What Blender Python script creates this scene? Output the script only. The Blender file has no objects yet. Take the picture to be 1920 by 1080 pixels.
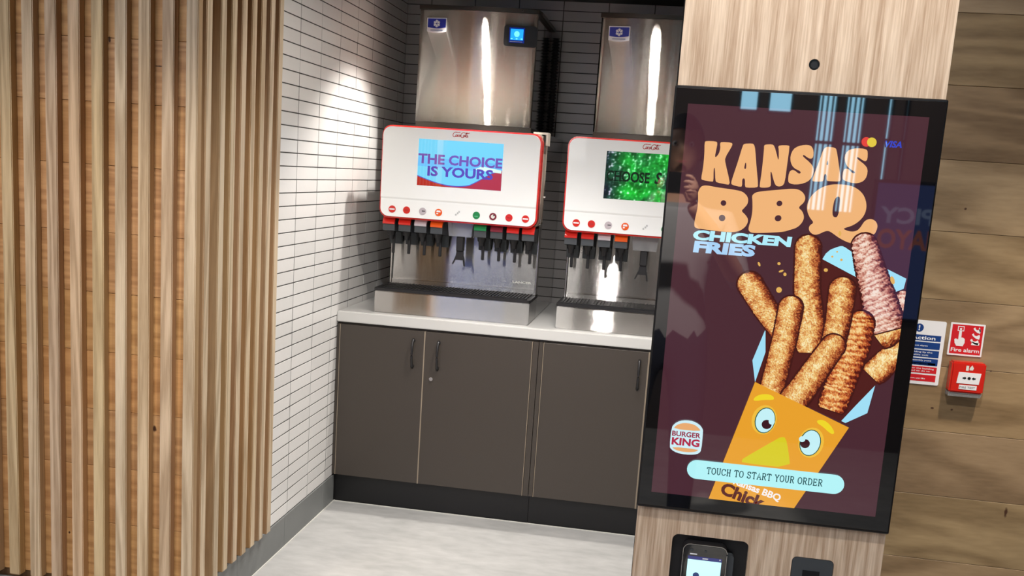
import bpy, bmesh, math, random, json
from mathutils import Vector, Matrix, noise
import mathutils.geometry as mg
random.seed(7)
S = bpy.context.scene
C = S.collection

# ------------------------------------------------------------------ camera
cam_d = bpy.data.cameras.new('camera'); cam = bpy.data.objects.new('camera', cam_d); C.objects.link(cam)
def cam_basis(yaw, pitch, roll):
    cy, sy = math.cos(yaw), math.sin(yaw)
    f = Vector((-sy*math.cos(pitch), cy*math.cos(pitch), math.sin(pitch)))
    r = Vector((cy, sy, 0)); u = r.cross(f)
    c, s = math.cos(roll), math.sin(roll)
    return c*r + s*u, -s*r + c*u, f
r_, u_, f_ = cam_basis(0.14452, -0.17236, 0.06844)
cam.matrix_world = Matrix(((r_.x, u_.x, -f_.x, 1.44003), (r_.y, u_.y, -f_.y, -4.25685), (r_.z, u_.z, -f_.z, 1.56694), (0, 0, 0, 1)))
cam_d.sensor_width = 36; cam_d.lens = 36*1867.93628/1920
cam_d.shift_x = -7.08183/1920; cam_d.shift_y = 107.88843/1920
cam_d.clip_start = 0.02
S.camera = cam

# ------------------------------------------------------------------ world and light
S.view_settings.view_transform = 'Standard'; S.view_settings.look = 'None'
S.view_settings.exposure = 0.0; S.view_settings.gamma = 1; S.view_settings.use_curve_mapping = False
w = bpy.data.worlds.new('world'); S.world = w; w.use_nodes = True
w.node_tree.nodes['Background'].inputs[0].default_value = (0.38, 0.76, 1.0, 1)
w.node_tree.nodes['Background'].inputs[1].default_value = 8.0

def light(name, kind, loc, target, power, color=(1, .93, .84), size=.1, angle=60, blend=.3, sy=None):
    d = bpy.data.lights.new(name, kind); d.energy = power; d.color = color
    if kind == 'SPOT':
        d.spot_size = math.radians(angle); d.spot_blend = blend; d.shadow_soft_size = size
    elif kind == 'AREA':
        d.size = size
        if sy: d.shape = 'RECTANGLE'; d.size_y = sy
    o = bpy.data.objects.new(name, d); C.objects.link(o); o.location = loc
    o.rotation_euler = (Vector(target) - Vector(loc)).to_track_quat('-Z', 'Y').to_euler()
    return o
H = 2.9      # ceiling height
# downlights in the lowered alcove ceiling over the drinks counter, with added fills among them
light('downlight_or_fill', 'SPOT', (.50, .17, 2.405), (.36, .04, .9), 98, size=.02, angle=92, blend=.5, color=(1, .94, .87))
light('downlight_or_fill', 'SPOT', (1.285, .17, 2.405), (1.28, .06, .9), 38, size=.03, angle=84, blend=.45, color=(1, .94, .87))
light('downlight_or_fill', 'SPOT', (.80, -.60, 2.405), (.60, -.60, 0), 22, size=.03, angle=92, blend=.7, color=(1, .96, .92))  # added fill for side tiles and floor, clear of the steel reflections
light('downlight_or_fill', 'SPOT', (1.105, -.60, 2.405), (1.105, -.62, 0), 60, size=.04, angle=84, blend=.7, color=(1, .96, .92))
light('downlight_or_fill', 'SPOT', (1.45, -1.00, 2.405), (.25, -1.05, .9), 52, size=.03, angle=112, blend=.7, color=(1, .93, .84))  # added fill to brighten the outer faces of the side slats
# downlights in the aisle in front of the wall cladding and the kiosk, then some added spots
light('downlight_or_fill', 'SPOT', (-.25, -2.3, 2.84), (-.25, -1.95, 0), 90, size=.06, angle=76, blend=.8, color=(1, .84, .66))
light('downlight_or_fill', 'SPOT', (.99, -2.7, 2.84), (.85, -1.0, .9), 125, size=.07, angle=64, blend=.6, color=(1, .97, .94))
light('downlight_or_fill', 'SPOT', (1.5, -3.3, 2.84), (1.5, -4.6, 1.02), 700, size=.03, angle=24, blend=.3)  # added spot on the photographer, so the shirt shows in the glass
light('downlight_or_fill', 'SPOT', (1.65, -3.25, 2.84), (1.65, -2.46, 1.5), 98, size=.06, angle=96, blend=.6, color=(1, .96, .91))
light('downlight_or_fill', 'SPOT', (2.45, -2.2, 2.84), (2.4, -1.78, .0), 190, size=.06, angle=54, blend=.8, color=(1, .88, .72))
light('downlight_or_fill', 'SPOT', (-1.3, -6.2, 2.84), (-1.3, -6.9, 1.2), 330, size=.06, angle=100, blend=.6)  # added spot on the rear timber and blue panel, for steel reflections
light('downlight_or_fill', 'SPOT', (2.2, -5.6, 2.84), (2.2, -6.9, 1.2), 120, size=.06, angle=110, blend=.6)  # added spot to brighten the rear wall's reflection in the kiosk glass
# large diffuse ceiling panel in the dining room behind
light('ceiling_panel', 'AREA', (-.7, -4.2, 2.86), (-.6, -3.9, 0), 118, color=(.95, .97, 1.0), size=2.4, sy=2.0)

# ------------------------------------------------------------------ helpers
def srgb(r, g, b):
    def f(c):
        c /= 255
        return c/12.92 if c <= .04045 else ((c+.055)/1.055)**2.4
    return (f(r), f(g), f(b), 1)

def empty(name, loc=(0, 0, 0), rotz=0):
    o = bpy.data.objects.new(name, None); C.objects.link(o); o.location = loc; o.rotation_euler = (0, 0, rotz)
    o.empty_display_size = .05
    return o
def tag(o, label=None, cat=None, group=None, kind=None):
    if label: o['label'] = label
    if cat: o['category'] = cat
    if group: o['group'] = group
    if kind: o['kind'] = kind
    return o
def thing(name, label, cat, loc=(0, 0, 0), group=None):
    return tag(empty(name, loc), label, cat, group)
def link(name, me, parent=None, loc=None, label=None):
    o = bpy.data.objects.new(name, me); C.objects.link(o)
    if parent: o.parent = parent
    if loc is not None: o.location = loc
    if label: o['label'] = label
    return o
class MB:
    """collects shapes and links them as one mesh object"""
    def __init__(s): s.bm = bmesh.new()
    def box(s, x0, x1, y0, y1, z0, z1, bev=0, seg=1):
        r = bmesh.ops.create_cube(s.bm, size=1)
        v = r['verts']
        bmesh.ops.scale(s.bm, vec=(abs(x1-x0), abs(y1-y0), abs(z1-z0)), verts=v)
        bmesh.ops.translate(s.bm, vec=((x0+x1)/2, (y0+y1)/2, (z0+z1)/2), verts=v)
        if bev:
            e = list({e for q in v for e in q.link_edges})
            bmesh.ops.bevel(s.bm, geom=e, offset=bev, segments=seg, affect='EDGES', clamp_overlap=True)
        return s
    def prism(s, pts, y0, y1, axis='y'):
        """closed outline in the (x, z) plane pushed from y0 to y1"""
        m = {'y': lambda p, d: (p[0], d, p[1]), 'x': lambda p, d: (d, p[0], p[1]), 'z': lambda p, d: (p[0], p[1], d)}[axis]
        a = [s.bm.verts.new(m(p, y0)) for p in pts]; b = [s.bm.verts.new(m(p, y1)) for p in pts]
        n = len(pts)
        s.bm.faces.new(a); s.bm.faces.new(b[::-1])
        for i in range(n):
            s.bm.faces.new((a[i], b[i], b[(i+1) % n], a[(i+1) % n]))
        return s
    def poly(s, pts3):
        s.bm.faces.new([s.bm.verts.new(p) for p in pts3]); return s
    def cyl(s, p0, p1, r0, r1=None, n=16):
        r1 = r0 if r1 is None else r1
        p0, p1 = Vector(p0), Vector(p1); d = (p1-p0); q = d.to_track_quat('Z', 'Y').to_matrix()
        a = []; b = []
        for i in range(n):
            t = 2*math.pi*i/n; u = q @ Vector((math.cos(t), math.sin(t), 0))
            a.append(s.bm.verts.new(p0+u*r0)); b.append(s.bm.verts.new(p1+u*r1))
        s.bm.faces.new(a[::-1]); s.bm.faces.new(b)
        for i in range(n): s.bm.faces.new((a[i], a[(i+1) % n], b[(i+1) % n], b[i]))
        return s
    def tube(s, pts, r, n=8):
        pts = [Vector(p) for p in pts]; rings = []
        for i, p in enumerate(pts):
            t = (pts[min(i+1, len(pts)-1)] - pts[max(i-1, 0)]).normalized()
            q = t.to_track_quat('Z', 'Y').to_matrix()
            rr = r[i] if isinstance(r, (list, tuple)) else r
            rings.append([s.bm.verts.new(p + q @ Vector((math.cos(2*math.pi*k/n)*rr, math.sin(2*math.pi*k/n)*rr, 0))) for k in range(n)])
        for a, b in zip(rings, rings[1:]):
            for k in range(n): s.bm.faces.new((a[k], a[(k+1) % n], b[(k+1) % n], b[k]))
        s.bm.faces.new(rings[0][::-1]); s.bm.faces.new(rings[-1])
        return s
    def mesh(s, name, mat=None, smooth=False):
        bmesh.ops.recalc_face_normals(s.bm, faces=s.bm.faces)
        me = bpy.data.meshes.new(name); s.bm.to_mesh(me); s.bm.free()
        if mat: me.materials.append(mat)
        if smooth:
            for p in me.polygons: p.use_smooth = True
        return me
    def build(s, name, mat, parent=None, loc=None, label=None, smooth=False):
        return link(name, s.mesh(name, mat, smooth), parent, loc, label)
def struct(name, mb, mat, parent=None, smooth=False):
    o = mb.build(name, mat, parent, smooth=smooth)
    if not parent: o['kind'] = 'structure'
    return o
def rrect(x0, x1, z0, z1, r, n=6):
    P = []
    for cx, cz, a0 in ((x1-r, z1-r, 0), (x0+r, z1-r, 90), (x0+r, z0+r, 180), (x1-r, z0+r, 270)):
        for i in range(n+1):
            a = math.radians(a0 + 90*i/n); P.append((cx+r*math.cos(a), cz+r*math.sin(a)))
    return P

# ------------------------------------------------------------------ materials
def newmat(name):
    m = bpy.data.materials.new(name); m.use_nodes = True
    nt = m.node_tree; b = nt.nodes['Principled BSDF']
    return m, nt, b
def plain(name, col, rough=.5, metal=0, spec=.5, bump=0, bscale=200, coat=0, var=0):
    m, nt, b = newmat(name); N = nt.nodes; L = nt.links
    b.inputs['Base Color'].default_value = col; b.inputs['Roughness'].default_value = rough
    b.inputs['Metallic'].default_value = metal; b.inputs['Specular IOR Level'].default_value = spec
    b.inputs['Coat Weight'].default_value = coat; b.inputs['Coat Roughness'].default_value = .03
    tc = N.new('ShaderNodeTexCoord'); nz = N.new('ShaderNodeTexNoise'); nz.inputs['Scale'].default_value = bscale
    L.new(tc.outputs['Object'], nz.inputs['Vector'])
    if bump:
        bp = N.new('ShaderNodeBump'); bp.inputs['Strength'].default_value = bump; bp.inputs['Distance'].default_value = .002
        L.new(nz.outputs['Fac'], bp.inputs['Height']); L.new(bp.outputs['Normal'], b.inputs['Normal'])
    if var:
        mx = N.new('ShaderNodeMix'); mx.data_type = 'RGBA'; mx.blend_type = 'MULTIPLY'
        n2 = N.new('ShaderNodeTexNoise'); n2.inputs['Scale'].default_value = 4; n2.inputs['Detail'].default_value = 5
        L.new(tc.outputs['Object'], n2.inputs['Vector'])
        cr = N.new('ShaderNodeValToRGB'); cr.color_ramp.elements[0].color = (1-var,)*3+(1,); cr.color_ramp.elements[1].color = (1, 1, 1, 1)
        cr.color_ramp.elements[0].position = .3; cr.color_ramp.elements[1].position = .7
        L.new(n2.outputs['Fac'], cr.inputs['Fac'])
        mx.inputs['Factor'].default_value = 1; mx.inputs['A'].default_value = col
        L.new(cr.outputs['Color'], mx.inputs['B']); L.new(mx.outputs['Result'], b.inputs['Base Color'])
    return m
def wood(name, light_, dark, axis='z', rings=18, stretch=16, rough=.5, hue=.02, val=.16, sat=.12, knots=(), contrast=1, fine=.35, streak=.5):
    """grain runs along `axis`; every piece shifts its grain and tone by its object's random value"""
    m, nt, b = newmat(name); N = nt.nodes; L = nt.links
    tc = N.new('ShaderNodeTexCoord'); oi = N.new('ShaderNodeObjectInfo')
    geo = tc.outputs['Object']
    off = N.new('ShaderNodeVectorMath'); off.operation = 'SCALE'; off.inputs[0].default_value = (37.1, 91.7, 53.3)
    L.new(oi.outputs['Random'], off.inputs['Scale'])
    ad = N.new('ShaderNodeVectorMath'); ad.operation = 'ADD'; L.new(geo, ad.inputs[0]); L.new(off.outputs[0], ad.inputs[1])
    mp = N.new('ShaderNodeMapping'); sc = [1, 1, 1]; sc['xyz'.index(axis)] = 1/stretch
    mp.inputs['Scale'].default_value = sc; L.new(ad.outputs[0], mp.inputs['Vector'])
    n1 = N.new('ShaderNodeTexNoise'); n1.inputs['Scale'].default_value = rings*.25; n1.inputs['Detail'].default_value = 3; n1.inputs['Distortion'].default_value = .6
    L.new(mp.outputs[0], n1.inputs['Vector'])
    # rings from the noise: sin(k*noise)
    mu = N.new('ShaderNodeMath'); mu.operation = 'MULTIPLY'; mu.inputs[1].default_value = 60; L.new(n1.outputs['Fac'], mu.inputs[0])
    si = N.new('ShaderNodeMath'); si.operation = 'SINE'; L.new(mu.outputs[0], si.inputs[0])
    s2 = N.new('ShaderNodeMath'); s2.operation = 'MULTIPLY_ADD'; s2.inputs[1].default_value = .5*streak; s2.inputs[2].default_value = .5; L.new(si.outputs[0], s2.inputs[0])
    n2 = N.new('ShaderNodeTexNoise'); n2.inputs['Scale'].default_value = rings*9; n2.inputs['Detail'].default_value = 4
    L.new(mp.outputs[0], n2.inputs['Vector'])
    mix = N.new('ShaderNodeMix'); mix.inputs[0].default_value = fine
    L.new(s2.outputs[0], mix.inputs[2]); L.new(n2.outputs['Fac'], mix.inputs[3])
    cr = N.new('ShaderNodeValToRGB'); e = cr.color_ramp.elements
    e[0].position = .5-.3/contrast; e[1].position = .5+.28/contrast; e[0].color = dark; e[1].color = light_
    L.new(mix.outputs[0], cr.inputs['Fac'])
    hs = N.new('ShaderNodeHueSaturation')
    wn = N.new('ShaderNodeTexWhiteNoise'); wn.noise_dimensions = '1D'; L.new(oi.outputs['Random'], wn.inputs['W'])
    sp = N.new('ShaderNodeSeparateColor'); L.new(wn.outputs['Color'], sp.inputs[0])
    for k, inp, a, c in ((0, 'Hue', hue, .5), (1, 'Saturation', sat, 1), (2, 'Value', val, 1)):
        q = N.new('ShaderNodeMath'); q.operation = 'MULTIPLY_ADD'; q.inputs[1].default_value = 2*a; q.inputs[2].default_value = c-a
        L.new(sp.outputs[k], q.inputs[0]); L.new(q.outputs[0], hs.inputs[inp])
    L.new(cr.outputs['Color'], hs.inputs['Color'])
    tone = N.new('ShaderNodeMix'); tone.data_type = 'RGBA'; tone.blend_type = 'MULTIPLY'; tone.inputs['Factor'].default_value = 1   # each board's own tone
    L.new(hs.outputs['Color'], tone.inputs['A']); L.new(oi.outputs['Color'], tone.inputs['B'])
    col = tone.outputs['Result']
    for (kx, ky, kz, rx, rz) in knots:
        gp = N.new('ShaderNodeNewGeometry')
        sb = N.new('ShaderNodeVectorMath'); sb.operation = 'SUBTRACT'; sb.inputs[1].default_value = (kx, ky, kz); L.new(gp.outputs['Position'], sb.inputs[0])
        dv = N.new('ShaderNodeVectorMath'); dv.operation = 'MULTIPLY'; dv.inputs[1].default_value = (1/rx, 0 if True else 1, 1/rz); L.new(sb.outputs[0], dv.inputs[0])
        ln = N.new('ShaderNodeVectorMath'); ln.operation = 'LENGTH'; L.new(dv.outputs[0], ln.inputs[0])
        nz = N.new('ShaderNodeTexNoise'); nz.inputs['Scale'].default_value = 60; L.new(gp.outputs['Position'], nz.inputs['Vector'])
        a2 = N.new('ShaderNodeMath'); a2.operation = 'MULTIPLY_ADD'; a2.inputs[1].default_value = .9; L.new(nz.outputs['Fac'], a2.inputs[0]); L.new(ln.outputs['Value'], a2.inputs[2])
        rp = N.new('ShaderNodeValToRGB'); rp.color_ramp.elements[0].position = .75; rp.color_ramp.elements[1].position = 1.5
        rp.color_ramp.elements[0].color = (1, 1, 1, 1); rp.color_ramp.elements[1].color = (0, 0, 0, 1)
        L.new(a2.outputs[0], rp.inputs['Fac'])
        mx = N.new('ShaderNodeMix'); mx.data_type = 'RGBA'; L.new(rp.outputs['Color'], mx.inputs['Factor'])
        L.new(col, mx.inputs['A']); mx.inputs['B'].default_value = srgb(70, 42, 25); col = mx.outputs['Result']
    L.new(col, b.inputs['Base Color'])
    b.inputs['Roughness'].default_value = rough
    bp = N.new('ShaderNodeBump'); bp.inputs['Strength'].default_value = .12; bp.inputs['Distance'].default_value = .001
    L.new(mix.outputs[0], bp.inputs['Height']); L.new(bp.outputs['Normal'], b.inputs['Normal'])
    return m
def steel(name, col=(.47, .45, .42, 1), rough=.07, spread=1.6):
    """brushed sheet: grooves run sideways, so reflections smear up and down"""
    m, nt, b = newmat(name); N = nt.nodes; L = nt.links
    b.inputs['Base Color'].default_value = col; b.inputs['Metallic'].default_value = 1; b.inputs['Roughness'].default_value = rough
    g = N.new('ShaderNodeNewGeometry'); acc = None
    for k in range(2):
        sc = N.new('ShaderNodeVectorMath'); sc.operation = 'MULTIPLY'; sc.inputs[1].default_value = (5113+k*977, 7121+k*313, 90017+k*7919)
        L.new(g.outputs['Position'], sc.inputs[0])
        wn = N.new('ShaderNodeTexWhiteNoise'); wn.noise_dimensions = '3D'; L.new(sc.outputs[0], wn.inputs['Vector'])
        if acc is None: acc = wn.outputs['Value']
        else:
            ad = N.new('ShaderNodeMath'); ad.operation = 'ADD'; L.new(acc, ad.inputs[0]); L.new(wn.outputs['Value'], ad.inputs[1]); acc = ad.outputs[0]
    mm = N.new('ShaderNodeMath'); mm.operation = 'MULTIPLY_ADD'; mm.inputs[1].default_value = spread; mm.inputs[2].default_value = -spread; L.new(acc, mm.inputs[0])
    cx = N.new('ShaderNodeCombineXYZ'); L.new(mm.outputs[0], cx.inputs['Z'])
    ad = N.new('ShaderNodeVectorMath'); ad.operation = 'ADD'; L.new(g.outputs['Normal'], ad.inputs[0]); L.new(cx.outputs[0], ad.inputs[1])
    nm = N.new('ShaderNodeVectorMath'); nm.operation = 'NORMALIZE'; L.new(ad.outputs[0], nm.inputs[0]); L.new(nm.outputs[0], b.inputs['Normal'])
    return m
def tile_mat(name, col, rough=.35):
    m, nt, b = newmat(name); N = nt.nodes; L = nt.links
    oi = N.new('ShaderNodeObjectInfo'); mr = N.new('ShaderNodeMapRange'); mr.inputs['To Min'].default_value = .94; mr.inputs['To Max'].default_value = 1.03
    L.new(oi.outputs['Random'], mr.inputs['Value'])
    hs = N.new('ShaderNodeHueSaturation'); hs.inputs['Color'].default_value = col; L.new(mr.outputs[0], hs.inputs['Value'])
    L.new(hs.outputs[0], b.inputs['Base Color']); b.inputs['Roughness'].default_value = rough
    tc = N.new('ShaderNodeTexCoord'); nz = N.new('ShaderNodeTexNoise'); nz.inputs['Scale'].default_value = 30
    L.new(tc.outputs['Object'], nz.inputs['Vector'])
    bp = N.new('ShaderNodeBump'); bp.inputs['Strength'].default_value = .15; bp.inputs['Distance'].default_value = .003
    L.new(nz.outputs['Fac'], bp.inputs['Height']); L.new(bp.outputs['Normal'], b.inputs['Normal'])
    return m
def screen_mat(name, strength=1.0, gloss=True):
    """lit display: the colour attribute is what the panel emits, the front is glossy glass"""
    m, nt, b = newmat(name); N = nt.nodes; L = nt.links
    b.inputs['Base Color'].default_value = (.004, .004, .004, 1)
    b.inputs['Roughness'].default_value = .02 if gloss else .35; b.inputs['Specular IOR Level'].default_value = 1.0
    at = N.new('ShaderNodeAttribute'); at.attribute_name = 'Col'
    L.new(at.outputs['Color'], b.inputs['Emission Color']); b.inputs['Emission Strength'].default_value = strength
    return m
def floor_mat():
    m, nt, b = newmat('vinyl_floor'); N = nt.nodes; L = nt.links
    tc = N.new('ShaderNodeTexCoord')
    mp = N.new('ShaderNodeMapping'); mp.inputs['Scale'].default_value = (1, 2.2, 1); L.new(tc.outputs['Object'], mp.inputs['Vector'])
    n1 = N.new('ShaderNodeTexNoise'); n1.inputs['Scale'].default_value = 2.6; n1.inputs['Detail'].default_value = 8; n1.inputs['Roughness'].default_value = .62
    n1.inputs['Distortion'].default_value = .4
    L.new(mp.outputs[0], n1.inputs['Vector'])
    n2 = N.new('ShaderNodeTexNoise'); n2.inputs['Scale'].default_value = 12; n2.inputs['Detail'].default_value = 6
    L.new(mp.outputs[0], n2.inputs['Vector'])
    mx = N.new('ShaderNodeMix'); mx.inputs[0].default_value = .4; L.new(n1.outputs['Fac'], mx.inputs[2]); L.new(n2.outputs['Fac'], mx.inputs[3])
    cr = N.new('ShaderNodeValToRGB'); e = cr.color_ramp.elements
    e[0].position = .30; e[0].color = srgb(158, 158, 156); e[1].position = .68; e[1].color = srgb(190, 189, 187)
    L.new(mx.outputs[0], cr.inputs['Fac']); L.new(cr.outputs[0], b.inputs['Base Color'])
    b.inputs['Roughness'].default_value = .42; b.inputs['Specular IOR Level'].default_value = .35
    bp = N.new('ShaderNodeBump'); bp.inputs['Strength'].default_value = .08; bp.inputs['Distance'].default_value = .002
    L.new(n2.outputs['Fac'], bp.inputs['Height']); L.new(bp.outputs[0], b.inputs['Normal'])
    return m

FY = -1.399   # plane of the front wall
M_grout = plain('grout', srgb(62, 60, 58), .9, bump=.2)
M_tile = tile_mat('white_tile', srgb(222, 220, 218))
M_tile_shaded = tile_mat('white_tile_back_shaded', srgb(158, 154, 152))  # same tile, darker: the back wall's shade is put into the colour
M_base = plain('grey_skirting_tile', srgb(122, 124, 123), .5, var=.16, bump=.1)
M_seal = plain('floor_seal', srgb(214, 212, 205), .5)
M_floor = floor_mat()
M_slat = wood('slat_oak', srgb(208, 188, 160), srgb(166, 144, 116), 'z', rings=30, stretch=20, val=.03, hue=.003, sat=.06, fine=.45, streak=.65, contrast=1.25)
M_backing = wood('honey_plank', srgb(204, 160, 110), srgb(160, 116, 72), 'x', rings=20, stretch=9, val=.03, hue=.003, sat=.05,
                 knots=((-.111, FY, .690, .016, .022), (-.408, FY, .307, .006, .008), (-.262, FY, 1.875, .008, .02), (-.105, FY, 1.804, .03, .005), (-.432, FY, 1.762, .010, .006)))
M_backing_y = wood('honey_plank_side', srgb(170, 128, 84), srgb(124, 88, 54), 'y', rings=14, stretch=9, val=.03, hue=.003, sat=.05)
M_plank = wood('oak_plank', srgb(164, 140, 108), srgb(114, 92, 66), 'x', rings=12, stretch=5.5, val=.03, hue=.003, sat=.06, fine=.42, streak=.62, contrast=.9,
               knots=((2.347, -1.39, 1.115, .006, .006), (2.443, -1.39, .720, .010, .030), (2.208, -1.39, .996, .009, .006), (2.26, -1.39, .997, .007, .006), (2.22, -1.39, 1.55, .008, .008)))
M_kwood = wood('kiosk_veneer', srgb(222, 200, 176), srgb(172, 144, 118), 'z', rings=44, stretch=26, val=.0, hue=0, sat=0, fine=.6, contrast=1.5, streak=.5, rough=.45)
M_white = plain('counter_white', srgb(204, 203, 200), .3, var=.02)
M_cab = plain('cabinet_taupe', srgb(64, 57, 51), .42, bump=.25, bscale=600)
M_cabedge = plain('cabinet_edge', srgb(150, 136, 118), .5)
M_plinth = plain('plinth_black', srgb(12, 11, 14), .45)
M_black = plain('black_plastic', srgb(26, 25, 27), .4)
M_dgrey = plain('dark_grey_plastic', srgb(62, 66, 70), .4)
M_steel = steel('brushed_steel')
M_steel2 = steel('brushed_steel_splash', (.44, .42, .40, 1), .05, .7)
M_steeld = plain('bright_steel', (.62, .6, .57, 1), .22, metal=1)
M_shine = plain('polished_side', (.55, .54, .53, 1), .07, metal=1)
M_topcap = plain('top_trim', srgb(70, 64, 58), .3, metal=.7)
M_face = plain('face_white', srgb(244, 245, 244), .25, coat=.2)
M_red = plain('red_plastic', srgb(205, 38, 28), .25, coat=.4)
M_orange = plain('orange_plastic', srgb(230, 90, 20), .3)
M_green = plain('green_plastic', srgb(20, 130, 70), .3)
M_silver = plain('silver_plastic', srgb(200, 190, 195), .25, metal=.2)
M_dkred = plain('dark_red_plastic', srgb(120, 30, 45), .3)
M_clear, _nt, _b = newmat('clear_plastic'); _b.inputs['Transmission Weight'].default_value = .8; _b.inputs['Roughness'].default_value = .12; _b.inputs['Base Color'].default_value = (.8, .82, .85, 1)
M_beige = plain('beige_shell', srgb(198, 192, 180), .4)
M_glass = plain('bezel_glass', (.004, .004, .005, 1), .02, spec=1.0)
M_kside = plain('kiosk_metal', srgb(30, 29, 31), .35, metal=.3)
M_screen = screen_mat('lit_screen', 1.0)
M_screen2 = screen_mat('dispenser_display', 1.0)
M_screen3 = screen_mat('small_display', 1.3)
def print_mat(name, col, rough=.4): return plain(name, col, rough)
P_white = print_mat('print_white', srgb(235, 235, 240)); P_navy = print_mat('print_navy', srgb(22, 60, 128)); P_sred = print_mat('print_red', srgb(205, 30, 40))
P_black = print_mat('print_black', srgb(22, 24, 26)); P_blue = print_mat('print_blue', srgb(32, 45, 160)); P_script = print_mat('print_script', srgb(196, 40, 40)); P_logo = print_mat('print_silver', srgb(222, 222, 215))

# flat print ---------------------------------------------------------------
def colour(me, col):
    a = me.color_attributes.get('Col') or me.color_attributes.new('Col', 'FLOAT_COLOR', 'POINT')
    a.data.foreach_set('color', list(col)*len(me.vertices))
def smooth_loop(p, it=2):
    for _ in range(it):
        q = []
        for i in range(len(p)):
            a, b = p[i], p[(i+1) % len(p)]
            q += [(a[0]*.75+b[0]*.25, a[1]*.75+b[1]*.25), (a[0]*.25+b[0]*.75, a[1]*.25+b[1]*.75)]
        p = q
    return p
def flat(name, polys, y, mat, parent, col=None, label=None):
    """polygons printed on a plane of constant y (facing -y), coordinates (x, z)"""
    me = bpy.data.meshes.new(name); V = []; F = []
    for p in polys:
        b = len(V); V += [(q[0], y, q[1]) for q in p]
        tri = mg.tessellate_polygon([[Vector((q[0], q[1], 0)) for q in p]])
        for t in tri:
            a, c, d = (p[t[0]], p[t[1]], p[t[2]])
            cr = (c[0]-a[0])*(d[1]-a[1]) - (c[1]-a[1])*(d[0]-a[0])
            if abs(cr) < 1e-14: continue
            F.append((b+t[0], b+t[1], b+t[2]) if cr > 0 else (b+t[0], b+t[2], b+t[1]))
    me.from_pydata(V, [], F); me.materials.append(mat)
    if col: colour(me, col)
    o = link(name, me, parent, label=label)
    if len(polys) > 1: o['kind'] = 'stuff'      # marks too small to pick apart
    return o
def strokes(name, lines, wd, y, mat, parent, col=None):
    """pen strokes as flat ribbons; lines: lists of (x, z); wd may be per point"""
    P = []
    for ln in lines:
        pts = [Vector(p) for p in ln]; n = len(pts); Lp = []; Rp = []
        for i, p in enumerate(pts):
            t = pts[min(i+1, n-1)] - pts[max(i-1, 0)]
            t = t.normalized() if t.length else Vector((1, 0)); nn = Vector((-t.y, t.x))
            h = (wd[i % len(wd)] if isinstance(wd, (list, tuple)) else wd)/2
            Lp.append(p+nn*h); Rp.append(p-nn*h)
        for i in range(n-1): P.append([tuple(Lp[i]), tuple(Rp[i]), tuple(Rp[i+1]), tuple(Lp[i+1])])
    return flat(name, P, y, mat, parent, col)
def text(name, body, x, z, y, h, mat, parent, width=None, bold=0, shear=0, ang=0, col=None, align='LEFT', space=1):
    """lettering standing on a plane facing -y; h = capital height; (x, z) = start of the baseline"""
    cu = bpy.data.curves.new(name, 'FONT'); cu.body = body; cu.align_x = align; cu.size = 1; cu.offset = bold; cu.shear = shear
    cu.resolution_u = 3; cu.space_character = space
    o = bpy.data.objects.new(name, cu); C.objects.link(o)
    bpy.context.view_layer.update()
    dg = bpy.context.evaluated_depsgraph_get()
    me = bpy.data.meshes.new_from_object(o.evaluated_get(dg)); bpy.data.objects.remove(o); bpy.data.curves.remove(cu)
    xs = [v.co.x for v in me.vertices]; wd = max(xs)-min(xs)
    sz = h/.70; sx = sz if width is None else width/wd
    x0 = min(xs) if align == 'LEFT' and width is not None else 0
    ca, sa = math.cos(ang), math.sin(ang)
    for v in me.vertices:
        a, b = (v.co.x-x0)*sx, v.co.y*sz
        v.co = (x+a*ca-b*sa, y, z+a*sa+b*ca)
    me.materials.clear(); me.materials.append(mat)
    if me.polygons and me.polygons[0].normal.y > 0: me.flip_normals()
    if col: colour(me, col)
    me.name = name
    return link(name, me, parent)
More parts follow.
